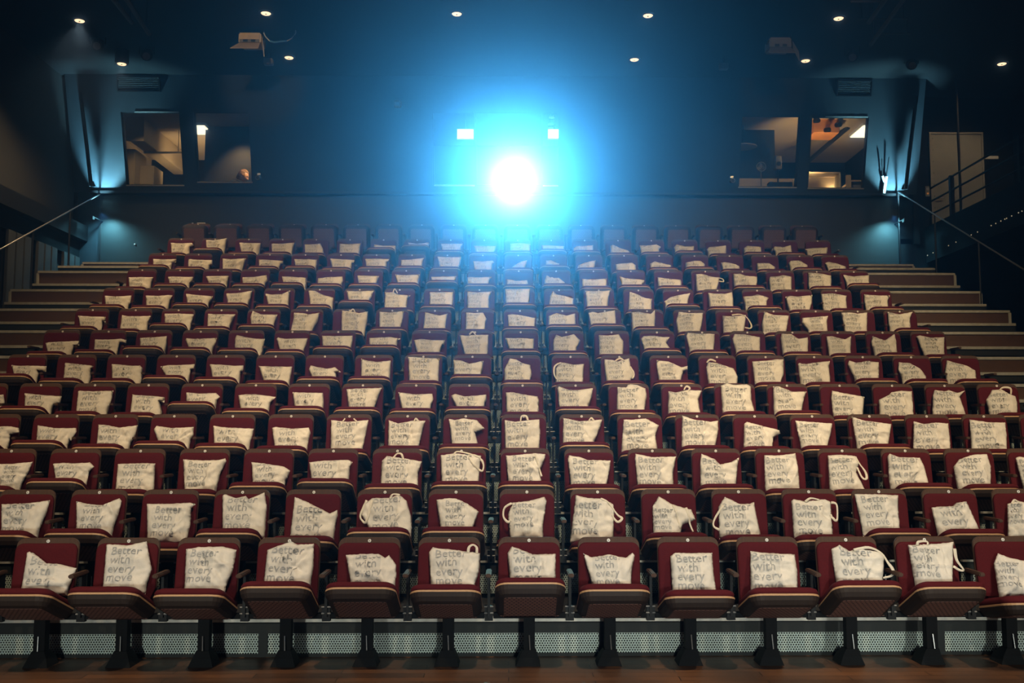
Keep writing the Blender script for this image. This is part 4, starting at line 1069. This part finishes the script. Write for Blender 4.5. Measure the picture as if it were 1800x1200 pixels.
# ------------------------------------------------------------------ left booth
lamp('left_booth_light', 'SPOT', (-6.2, 19.4, 6.3), (-6.5, 20.9, 7.55), 120, (1.0, 0.78, 0.55), 0.15, 110, 0.9)
lamp('left_booth_spot', 'SPOT', (-4.95, 18.7, 7.35), (-5.3, 19.15, 6.75), 130, (1.0, 0.78, 0.55), 0.08, 55, 0.9)
def cabinet(name, px0, px1, py0, py1, y, dep, z0, m, lab, handle=True):
    A = on_y(px0, py1, y); B = on_y(px1, py0, y)
    t = empty(name, ((A.x + B.x) / 2, y, z0)); tag(t, lab, 'cabinet'); hw = (B.x - A.x) / 2; H = B.z - z0
    link('body', bbox(-hw, hw, 0.0, dep, 0.0, H), m, t)
    d = link('door', bbox(-hw + 0.015, hw - 0.015, -0.02, 0.0, 0.06, H - 0.02, 0.004), m, t)
    if handle: link('handle', bbox(hw - 0.06, hw - 0.04, -0.035, -0.019, H * 0.55, H * 0.55 + 0.12), BLACKM, d)
    return t
cabinet('tall_cabinet', 217, 238, 262, 330, 19.0, 0.6, 5.15, OAK, 'tall pale cabinet at the left edge of the left booth window')
cabinet('low_cabinet', 239, 271, 291, 330, 19.3, 0.5, 5.15, OAK, 'low pale cabinet behind the left booth window')
A = on_y(253, 268, 19.4); B = on_y(320, 268, 19.4)
t = empty('curtain_rail', A); tag(t, 'pale metal rail across the left booth under its ceiling', 'rail')
bm = bmesh.new(); tube(bm, [(0, 0, 0), B - A], 0.022, 8); link('rail', bm, CREAM, t)
bm = bmesh.new()
for f in (0.1, 0.9): tube(bm, [(B - A) * f, (B - A) * f + Vector((0, 0, 7.55 - A.z))], 0.006, 5)
link('hanger', bm, BLACKM, t)
A = on_y(258, 220, 18.9)
t = empty('air_duct', (A.x - 0.1, 18.6, 7.12)); tag(t, 'square cream air duct under the left booth ceiling', 'duct')
link('duct', bbox(-0.14, 0.14, 0, 2.6, 0.0, 0.43, 0.01), CREAM, t); link('flange', bbox(-0.17, 0.17, -0.02, 0.02, -0.03, 0.43, 0.005), OAK, t)
A = on_y(351, 222, 18.9)
t = empty('ceiling_light', (A.x - 0.12, 19.2, 7.49)); tag(t, 'bright ceiling light behind the second left booth window', 'ceiling light')
link('frame', bbox(-0.22, 0.22, -0.3, 0.3, 0.01, 0.06), WHITEP, t); link('diffuser', bbox(-0.2, 0.2, -0.28, 0.28, -0.005, 0.01), GLOW_W, t)

# ------------------------------------------------------------------ right booth
lamp('right_booth_light', 'SPOT', (6.3, 18.9, 6.2), (6.2, 20.4, 7.5), 60, (1.0, 0.76, 0.52), 0.15, 110, 0.9)
lamp('right_booth_fill', 'SPOT', (4.7, 18.1, 7.3), (4.7, 19.0, 6.3), 7, (1.0, 0.80, 0.58), 0.08, 80, 0.8)  # added light so the pendant and desk show, no fitting
lamp('right_booth_fill', 'SPOT', (6.0, 18.0, 7.3), (6.0, 19.0, 6.4), 13, (1.0, 0.80, 0.58), 0.08, 100, 0.8)
lamp('orange_panel_fill', 'SPOT', (5.6, 18.2, 6.3), (5.9, 19.0, 7.5), 70, (1.0, 0.80, 0.58), 0.08, 90, 0.8)  # added upward light to bring out the orange panel
lamp('left_booth_bulb', 'SPOT', (-6.9, 18.0, 7.2), (-6.9, 19.2, 6.0), 16, (1.0, 0.80, 0.58), 0.08, 80, 0.8)
lamp('person_fill', 'SPOT', (-4.4, 18.35, 7.2), (-5.1, 18.6, 6.45), 130, (1.0, 0.78, 0.58), 0.04, 40, 0.8)  # added light for the person's head, no fitting in the booth


def slab(name, px0, px1, py0, py1, y, dep, m, lab, cat):
    A = on_y(px0, py1, y); B = on_y(px1, py0, y)
    t = empty(name, ((A.x + B.x) / 2, y, A.z)); tag(t, lab, cat); hw = (B.x - A.x) / 2; H = B.z - A.z
    return t, hw, H
A = on_y(1420, 330, 18.5)
t = empty('control_desk', (5.15, 18.5, 5.15)); tag(t, 'pale control desk along the right booth windows', 'desk')
link('desktop', bbox(-1.15, 1.0, -0.3, 0.45, 0.84, 0.88), OAK, t); link('back_panel', bbox(-1.15, 1.0, 0.43, 0.46, 0.88, 1.35), OAK, t)
for x in (-1.1, 0.9): link('leg', bbox(x, x + 0.05, -0.25, 0.4, 0.0, 0.84), BLACKM, t)
t = empty('monitor_shelf', (5.98, 18.75, 6.03)); tag(t, 'pale shelf box on the desk behind the rightmost window', 'shelf')
link('top_board', bbox(-0.36, 0.36, -0.14, 0.2, 0.49, 0.52), OAK, t); link('back_board', bbox(-0.36, 0.36, 0.165, 0.178, 0.02, 0.49), CREAM, t)
for s in (-1, 1): link('side_board', bbox(s * 0.35 - 0.012, s * 0.35 + 0.012, -0.14, 0.16, 0.0, 0.49), WHITEP, t)
t, hw, H = slab('mixing_console', 1352, 1393, 316, 327, 18.3, 0.3, BLACKM, 'black console on the desk behind the third booth window from left', 'console')
t.location.z = 6.035
link('case', bbox(-hw, hw, 0, 0.16, 0.0, 0.24, 0.006), BLACKM, t)
for i in range(6):
    b2 = bbox(-hw + 0.04 + i * 0.065, -hw + 0.065 + i * 0.065, -0.004, 0.0, 0.03, 0.085); link('fader', b2, GREYB, t)
p = on_y(1338, 293, 18.6); t = empty('desk_fan', Vector((p.x, 18.6, 6.03))); tag(t, 'small round desk fan behind the right booth window', 'fan')
h = p.z - 6.03
bm = bmesh.new(); bmesh.ops.create_circle(bm, segments=4, radius=0.001); bm.clear()
rr = [(0.088 * math.cos(2 * math.pi * i / 28), 0, h + 0.088 * math.sin(2 * math.pi * i / 28)) for i in range(29)]; tube(bm, rr, 0.010, 6, False)
rr = [(0.05 * math.cos(2 * math.pi * i / 28), 0, h + 0.05 * math.sin(2 * math.pi * i / 28)) for i in range(29)]; tube(bm, rr, 0.004, 5, False)
link('guard', bm, GREYB, t)
for i in range(3):
    M = Matrix.Translation((0, 0.015, h)) @ Matrix.Rotation(R(120 * i), 4, 'Y') @ Matrix.Rotation(R(25), 4, 'Z')
    bm = bmesh.new(); box(bm, -0.03, 0.03, -0.002, 0.002, 0.012, 0.075, M); link('blade', bm, GREYB, t)
bm = bmesh.new(); tube(bm, [(0, 0.0, h), (0, 0.05, h)], 0.022, 12); link('motor', bm, GREYB, t)
bm = bmesh.new(); tube(bm, [(0, 0.03, h - 0.02), (0, 0.03, 0.02), (0, 0.03, 0.0)], [0.012, 0.012, 0.06], 12); link('stand', bm, GREYB, t)
p = on_y(1307, 258, 18.9); t = empty('pendant_lamp', p); tag(t, 'beige disc pendant lamp behind the right booth window', 'lamp')
bm = bmesh.new(); tube(bm, [(0, 0, 0.06), (0, 0, 0.035), (0, 0, 0.0), (0, 0, -0.012)], [0.03, 0.16, 0.26, 0.25], 28); link('shade', bm, BEIGE, t)
bm = bmesh.new(); tube(bm, [(0, 0, 0.05), (0, 0, ZCEIL - p.z)], 0.008, 6); link('cord', bm, BLACKM, t)
p = on_y(1369, 285, 18.8); t = empty('monitor_speaker', Vector((p.x, 18.8, 6.03))); tag(t, 'grey wedge speaker on a stand behind the right booth window', 'speaker')
h = p.z - 6.03
link('cabinet', bbox(-0.06, 0.06, 0.0, 0.16, h - 0.13, h + 0.13, 0.01), GREYB, t)
bm = bmesh.new(); tube(bm, [(0, -0.004, h - 0.03), (0, 0.001, h - 0.03)], 0.045, 16); link('cone', bm, BLACKM, t)
bm = bmesh.new(); tube(bm, [(0, 0.08, h - 0.13), (0, 0.08, 0.0)], 0.015, 8); link('stand', bm, BLACKM, t)
p = on_y(1455, 222, 18.5); t = empty('orange_panel', p); tag(t, 'orange wooden panel with dark spotlights under the right booth ceiling', 'panel')
link('board', bbox(-0.27, 0.22, 0.0, 0.5, -0.12, 0.15, 0.004), ORANGE, t)
for x, z in ((-0.25, 0.10), (-0.05, -0.08), (0.16, 0.02)):
    bm = bmesh.new(); tube(bm, [(x, -0.02, z), (x + 0.03, -0.14, z - 0.03)], 0.045, 12); link('spotlight', bm, BLACKM, t)
link('batten', bbox(-0.27, 0.22, 0.1, 0.14, 0.15, 7.55 - p.z), BLACKM, t)
A = on_y(1516, 228, 18.9); t = empty('ceiling_light', (A.x + 0.16, 19.0, 7.49)); tag(t, 'bright ceiling light at the right end of the right booth', 'ceiling light')
link('frame', bbox(-0.22, 0.22, -0.3, 0.5, 0.01, 0.06), WHITEP, t); link('diffuser', bbox(-0.2, 0.2, -0.28, 0.48, -0.005, 0.01), GLOW_W, t)
A = on_y(1503, 292, 18.9); t = empty('equipment_rack', (A.x + 0.12, 18.9, 5.15)); tag(t, 'black equipment rack at the right end of the right booth', 'rack')
link('frame', bbox(-0.2, 0.25, 0.0, 0.5, 0.0, 1.28), BLACKM, t)
for i in range(5): link('unit', bbox(-0.17, 0.22, -0.015, 0.0, 0.86 + i * 0.075, 0.92 + i * 0.075, 0.003), GREYB, t)
link('top_shelf', bbox(-0.22, 0.27, -0.03, 0.5, 1.28, 1.31), OAK, t)
A = on_y(1492, 300, 18.75)
t = empty('upright_post', (A.x, 18.75, 5.15)); tag(t, 'pale upright post between the shelf box and the black rack', 'post')
link('post', bbox(-0.04, 0.04, 0, 0.08, 0, 1.38), OAK, t); link('foot_plate', bbox(-0.07, 0.07, -0.03, 0.11, 0, 0.02), BLACKM, t)
t = empty('roof_strut', (6.1, 19.4, 7.05)); tag(t, 'slanting dark strut under the right booth ceiling', 'strut')
bm = bmesh.new(); tube(bm, [(0.55, -0.4, 0.5), (-0.05, 0.6, 0.0)], 0.045, 8); link('strut', bm, BLACKM, t)
bm = bmesh.new(); tube(bm, [(-0.22, 0.2, 0.5), (-0.05, 0.5, -0.02)], 0.018, 8); link('brace', bm, BEIGE, t)

# ------------------------------------------------------------------ left side: handrail, ledge and slatted panels
def handrail(pa, pb, x, lab, zf):
    A = CAM + ray(*pa) * ((x - 0) / ray(*pa).x); B = CAM + ray(*pb) * ((x - 0) / ray(*pb).x)
    t = empty('handrail', A); tag(t, lab, 'handrail', 'aisle handrails')
    d = B - A
    bm = bmesh.new(); tube(bm, [(0, 0, 0), d], 0.012, 10); link('rail', bm, CHROME, t)
    for f in (0.02, 0.34, 0.66, 0.98):
        q = d * f; y = A.y + q.y
        n = max(i for i in range(1, 14) if YN[i] <= y or i == 1)
        link_z = ZP[n] - A.z
        bm = bmesh.new(); tube(bm, [q + Vector((0, 0, -0.01)), (q.x, q.y, link_z)], 0.016, 8); link('post', bm, BLACKM, t)
    return t
handrail((183, 337), (-25, 452), -7.42, 'thin bright handrail climbing the left aisle stairs', 0)
handrail((1575, 335), (1822, 487), 7.10, 'thin bright handrail climbing the right aisle stairs', 0)
t = empty('wall_beam', (-7.95, 5.0, 5.04)); t['kind'] = 'structure'
link('beam', bbox(0.0, 0.28, 0.0, 13.0, 0.0, 0.28), BLACKM, t); link('lower_ledge', bbox(0.0, 0.14, 0.0, 13.0, -0.30, 0.0), BLACK, t)
for i, (x0, x1) in enumerate(((8, 52), (62, 98), (108, 138))):
    ya = -7.80 / ray(x0, 470).x * ray(x0, 470).y; yb = -7.80 / ray(x1, 470).x * ray(x1, 470).y
    t = empty('slatted_panel', (-7.82, ya, 3.05)); tag(t, 'charcoal slatted panel on the left wall, %s from the photographer' % ORD[i + 1], 'panel', 'left wall panels')
    w = (yb - ya) / 3; zt = 4.74 - 3.05
    for j in range(3):
        link('slat', bbox(0.0, 0.05, j * w + 0.02, (j + 1) * w - 0.02, 0.0, zt, 0.006), SLAT, t)
    link('batten', bbox(-0.06, 0.0, 0.0, 3 * w, 0.5, 0.58), BLACKM, t); link('batten', bbox(0.05, 0.07, 0.0, 3 * w, 0.45, 0.52), BLACKM, t)

# ------------------------------------------------------------------ right side: gallery, railing, grey door
t = empty('gallery_right', (7.72, 0, 0)); t['kind'] = 'structure'
link('slab', bbox(0.0, 1.75, 6.0, 18.2, 4.95, 5.33), BLACK, t)
link('skirt', bbox(-0.02, 0.0, 6.0, 18.2, 4.70, 5.36), BLACK, t)
t = empty('gallery_railing', (7.76, 17.9, 5.36)); tag(t, 'black three-rail railing along the right gallery, in front of the grey door', 'railing')
for z in (0.22, 0.46, 0.70):
    bm = bmesh.new(); tube(bm, [(0, 0, z), (0, -10, z)], 0.018, 8); link('rail', bm, BLACKM, t)
for y, w in ((-0.85, 0.035), (-3.2, 0.03), (-5.6, 0.03), (-8.0, 0.03)):
    link('post', bbox(-w, w, y - w, y + w, -0.02, 0.72), BLACKM, t)
A = on_y(1690, 372, 17.6); t = empty('gallery_pole', (8.03, 17.3, 5.33)); tag(t, 'slim black pole standing before the grey door', 'pole')
bm = bmesh.new(); tube(bm, [(0, 0, 0), (0, 0, ZCEIL - 5.33)], 0.022, 10); link('pole', bm, BLACKM, t); link('base_plate', bbox(-0.06, 0.06, -0.06, 0.06, 0, 0.015), BLACKM, t)
A = on_y(1638, 390, 18.22); B = on_y(1727, 233, 18.22)
dn = empty('door_1', ((A.x + B.x) / 2, 18.22, 5.33)); dn['kind'] = 'structure'
hw = (B.x - A.x) / 2; H = B.z - 5.33
link('leaf', bbox(-hw + 0.035, hw - 0.035, 0.0, 0.04, 0.0, H - 0.035), DOORG, dn)
bm = bmesh.new(); box(bm, -hw, -hw + 0.035, -0.02, 0.05, 0, H); box(bm, hw - 0.035, hw, -0.02, 0.05, 0, H); box(bm, -hw + 0.035, hw - 0.035, -0.02, 0.05, H - 0.035, H)
link('frame', bm, DOORG, dn)
bm = bmesh.new(); tube(bm, [(-hw + 0.09, -0.0, 0.62), (-hw + 0.09, -0.05, 0.62), (-hw + 0.22, -0.05, 0.62)], 0.009, 8); link('handle', bm, CHROME, dn)
bm = bmesh.new()
for i in range(7):
    z = H - 0.12 - i * 0.22
    for x in (-hw + 0.07, ):
        tube(bm, [(x, -0.006, z), (x, 0.001, z)], 0.010, 8)
link('rivet', bm, BLACKM, dn)
p = on_y(1631, 336, 18.2); t = empty('wall_switch', Vector((p.x, 18.24, p.z))); tag(t, 'small wall switch with orange pilot lamp beside the grey door', 'switch')
link('plate', bbox(-0.04, 0.04, -0.03, 0.0, -0.10, 0.10, 0.006), GREYB, t)
bm = bmesh.new(); tube(bm, [(0.0, -0.03, -0.04), (0.0, -0.04, -0.04)], 0.018, 10); link('pilot_lamp', bm, mat('orange_pilot', (0.7, 0.3, 0.1), 0.4, var=0.05, emit=(1, 0.45, 0.15), strength=0.25), t)
link('rocker', bbox(-0.025, 0.025, -0.04, -0.03, 0.02, 0.07, 0.004), CHROME, t)
p = on_y(1745, 276, 18.2); t = empty('door_sign', Vector((p.x, 18.24, p.z))); tag(t, 'narrow blank grey plate on the wall right of the grey door', 'plate')
link('plate', bbox(-0.12, 0.12, -0.012, 0.0, -0.028, 0.028, 0.004), WHITEP, t); link('backing', bbox(-0.13, 0.13, -0.004, 0.001, -0.036, 0.036), GREYB, t)
for i, px in enumerate((1618, 1630, 1640, 1644, 1667, 1680, 1707, 1718, 1742, 1750, 1759, 1766, 1769, 1778, 1790, 1796)):
    py = 454.5 - (px - 1618) * (454.5 - 371) / 178
    q = CAM + ray(px, py) * (7.69 / ray(px, py).x)
    t = empty('gallery_light', (7.70, q.y, q.z)); tag(t, 'tiny light dot under the right gallery, %s from its far end' % ORD[i + 1], 'light', 'tiny gallery lights')
    bm = bmesh.new(); tube(bm, [(0, 0, 0), (-0.012, 0, 0)], [0.011, 0.008], 8); link('lens', bm, GLOW_S, t)
    bm = bmesh.new(); tube(bm, [(0.004, 0, 0), (-0.004, 0, 0)], 0.017, 10); link('bezel', bm, BLACKM, t)
# tiny floor markers on the rear wall by the aisles
for px, py, lab in ((237, 429, 'tiny white wall marker low on the rear wall, left of the seats'), (1474, 440, 'tiny white wall marker low on the rear wall, right of the seats')):
    p = on_y(px, py, YWALL - 0.004); t = empty('wall_marker', p); tag(t, lab, 'marker', 'tiny wall markers')
    link('marker', bbox(-0.014, 0.014, -0.012, 0.004, -0.014, 0.014, 0.003), WHITEP, t)
# folded paper on the backrest of the end seat, topmost row
t = empty('paper_strip', (X0 - 10 * PITCH, YB[13] + 0.0, ZT[13] + 0.001)); tag(t, 'white paper strip on top of the leftmost seat, topmost row', 'paper')
link('sheet', bbox(-0.02, 0.12, -0.022, 0.0, 0.0, 0.012, 0.002), WHITEP, t); link('corner', bbox(-0.11, -0.085, -0.022, -0.004, 0.0, 0.010), WHITEP, t)

# ------------------------------------------------------------------ projectionist seen through the second left booth window
def person():
    root_p = Vector((-5.075, 18.62, 5.15))
    hz = 1.275                                              # head centre above the booth floor
    t = empty('person', root_p); tag(t, 'person with light brown hair and dark jacket, looking down to the side', 'person')
    D = Vector((1, 0, 0))                                  # faces right in the photo
    bm = bmesh.new()
    # seated body: joints with radii, grown into one surface
    J = {'pel': ((-0.16, 0, 0.58), 0.15), 'waist': ((-0.17, 0, 0.76), 0.135), 'chest': ((-0.13, 0, 1.00), 0.150), 'nb': ((-0.07, 0, 1.14), 0.085), 'neck': ((-0.035, 0, 1.17), 0.055), 'skull': ((0.0, 0, 1.22), 0.06)}
    E = [('pel', 'waist'), ('waist', 'chest'), ('chest', 'nb'), ('nb', 'neck'), ('neck', 'skull')]
    for s, c in ((-1, 'l'), (1, 'r')):
        J['sh' + c] = ((-0.11, s * 0.17, 1.10), 0.075); J['el' + c] = ((0.06, s * 0.23, 0.84), 0.047); J['wr' + c] = ((0.30, s * 0.14, 0.80), 0.029); J['pa' + c] = ((0.36, s * 0.12, 0.80), 0.03)
        J['hip' + c] = ((-0.10, s * 0.09, 0.58), 0.095); J['kn' + c] = ((0.30, s * 0.11, 0.56), 0.062); J['an' + c] = ((0.28, s * 0.11, 0.08), 0.042); J['to' + c] = ((0.42, s * 0.12, 0.035), 0.032)
        E += [('chest', 'sh' + c), ('sh' + c, 'el' + c), ('el' + c, 'wr' + c), ('wr' + c, 'pa' + c), ('pel', 'hip' + c), ('hip' + c, 'kn' + c), ('kn' + c, 'an' + c), ('an' + c, 'to' + c)]
        for i, (dy, ln) in enumerate(((-0.027, 0.07), (-0.009, 0.08), (0.009, 0.075), (0.026, 0.06))):
            J['f%d%s' % (i, c)] = ((0.40, s * 0.12 + dy, 0.805), 0.0095); J['g%d%s' % (i, c)] = ((0.36 + ln * 1.0, s * 0.12 + dy * 1.15, 0.795), 0.0085); J['h%d%s' % (i, c)] = ((0.36 + ln * 1.3, s * 0.12 + dy * 1.2, 0.78), 0.0075)
            E += [('pa' + c, 'f%d%s' % (i, c)), ('f%d%s' % (i, c), 'g%d%s' % (i, c)), ('g%d%s' % (i, c), 'h%d%s' % (i, c))]
        J['t1' + c] = ((0.35, s * 0.12 - s * 0.035, 0.80), 0.011); J['t2' + c] = ((0.39, s * 0.12 - s * 0.05, 0.795), 0.009)
        E += [('pa' + c, 't1' + c), ('t1' + c, 't2' + c)]
    names = list(J); idx = {k: i for i, k in enumerate(names)}
    me = bpy.data.meshes.new('body'); me.from_pydata([J[k][0] for k in names], [(idx[a], idx[b]) for a, b in E], [])
    o = bpy.data.objects.new('body', me); COL.objects.link(o); o.parent = t
    md = o.modifiers.new('skin', 'SKIN'); o.modifiers.new('sub', 'SUBSURF').levels = 1
    o.modifiers['sub'].render_levels = 2
    for i, k in enumerate(names):
        r = J[k][1]; me.skin_vertices[0].data[i].radius = (r, r)
    me.skin_vertices[0].data[idx['pel']].use_root = True
    me.materials.append(JACKET)
    # head: shaped from a sphere, facing +X and bowed forward
    M = Matrix.Translation((0.03, 0, hz)) @ Matrix.Rotation(R(22), 4, 'Y')
    def head_shape(v):
        x, y, z = v
        X = x * 0.098; Y = y * 0.076; Z = z * 0.118
        if z < 0: Y *= 1 + 0.28 * z; X = X * (1 + 0.10 * z) if x < 0 else X
        if x > 0.25:
            X *= 1 - 0.05 * (1 - abs(y))
            if abs(y) < 0.28:
                g = math.exp(-(y / 0.12) ** 2)
                X += g * 0.026 * max(0, 1 - abs(z + 0.18) / 0.26) + g * 0.012 * math.exp(-((z + 0.28) / 0.07) ** 2)
                X += 0.007 * math.exp(-(y / 0.25) ** 2) * (math.exp(-((z + 0.50) / 0.05) ** 2) + math.exp(-((z + 0.61) / 0.05) ** 2))
                X += 0.010 * math.exp(-(y / 0.3) ** 2) * math.exp(-((z + 0.86) / 0.10) ** 2)
            X -= 0.008 * math.exp(-(((abs(y) - 0.38) / 0.13) ** 2)) * math.exp(-((z - 0.02) / 0.10) ** 2)
            X += 0.005 * math.exp(-((z - 0.20) / 0.08) ** 2)
        return Vector((X, Y, Z))
    bm = bmesh.new(); bmesh.ops.create_uvsphere(bm, u_segments=48, v_segments=40, radius=1)
    for v in bm.verts: v.co = M @ head_shape(v.co)
    hd = link('head', bm, SKIN, t, True)
    for s in (-1, 1):
        bm = bmesh.new(); bmesh.ops.create_uvsphere(bm, u_segments=14, v_segments=10, radius=1)
        for v in bm.verts: v.co = M @ Vector((-0.004 + v.co.x * 0.019, s * 0.077 + v.co.y * 0.008, -0.012 + v.co.z * 0.031))
        link('ear', bm, SKIN, hd, True)
        bm = bmesh.new(); bmesh.ops.create_uvsphere(bm, u_segments=12, v_segments=8, radius=1)
        for v in bm.verts: v.co = M @ Vector((0.0785 + v.co.x * 0.006, s * 0.030 + v.co.y * 0.011, 0.004 + v.co.z * 0.005))
        link('eye', bm, INKD, hd, True)
        bm = bmesh.new(); tube(bm, [M @ Vector(q) for q in ((0.091, s * 0.016, 0.022), (0.0875, s * 0.030, 0.027), (0.077, s * 0.046, 0.022))], 0.0035, 6)
        link('eyebrow', bm, HAIR, hd)
    bm = bmesh.new(); tube(bm, [M @ Vector(q) for q in ((0.068, -0.022, -0.064), (0.0845, 0, -0.064), (0.068, 0.022, -0.064))], 0.0035, 6); link('mouth', bm, mat('lips', (0.45, 0.18, 0.15), 0.5, var=0.05), hd)
    # hair: shell over the back and top of the skull, falling to the neck
    bm = bmesh.new(); bmesh.ops.create_uvsphere(bm, u_segments=48, v_segments=36, radius=1)
    bmesh.ops.delete(bm, geom=[v for v in bm.verts if (v.co.x > 0.42 and v.co.z < 0.62) or (v.co.x > 0.05 and v.co.z < -0.1) or v.co.z < -0.86], context='VERTS')
    for v in bm.verts:
        q = head_shape(v.co) * 1.10
        q += Vector((-0.006, 0, 0.004)) + noise.noise_vector(Vector((v.co.x * 3, v.co.y * 9, v.co.z * 2))) * 0.008
        if v.co.z < -0.1: q.x -= 0.014; q.z += v.co.z * 0.03
        v.co = M @ q
    bmesh.ops.solidify(bm, geom=bm.faces[:], thickness=0.006)
    link('hair', bm, HAIR, hd, True)
    # collar of the jacket
    bm = bmesh.new(); ringp = [Vector((-0.07 + 0.080 * math.cos(a), 0.085 * math.sin(a), 1.175 - 0.02 * math.cos(a))) for a in [2 * math.pi * i / 20 for i in range(21)]]
    tube(bm, ringp, 0.022, 8, False); link('collar', bm, JACKET, t, True)
    ch = empty('office_chair', root_p + Vector((-0.16, 0, 0))); tag(ch, 'dark swivel chair under the person in the left booth', 'chair')
    link('seat', bbox(-0.22, 0.24, -0.23, 0.23, 0.38, 0.44, 0.02), BLACKM, ch); link('backrest', bbox(-0.27, -0.23, -0.2, 0.2, 0.48, 0.90, 0.015), BLACKM, ch)
    bm = bmesh.new(); tube(bm, [(0, 0, 0.06), (0, 0, 0.38)], 0.03, 10); box(bm, -0.25, -0.2, -0.03, 0.03, 0.40, 0.55); link('post', bm, BLACKM, ch)
    for i in range(5):
        a = 2 * math.pi * i / 5; bm = bmesh.new(); tube(bm, [(0, 0, 0.07), (0.26 * math.cos(a), 0.26 * math.sin(a), 0.04)], 0.018, 8); tube(bm, [(0.26 * math.cos(a), 0.26 * math.sin(a), 0.045), (0.26 * math.cos(a), 0.26 * math.sin(a), 0.0)], 0.02, 8); link('leg', bm, BLACKM, ch)
    return t


person()

# ------------------------------------------------------------------ haze lit by the projector
hz = link('haze', bbox(-7.3, 7.0, 4.0, 17.86, 0.02, ZCEIL - 0.05), HAZE)
tag(hz, 'thin blue haze hanging in front of the bright projector', 'haze', kind='stuff')
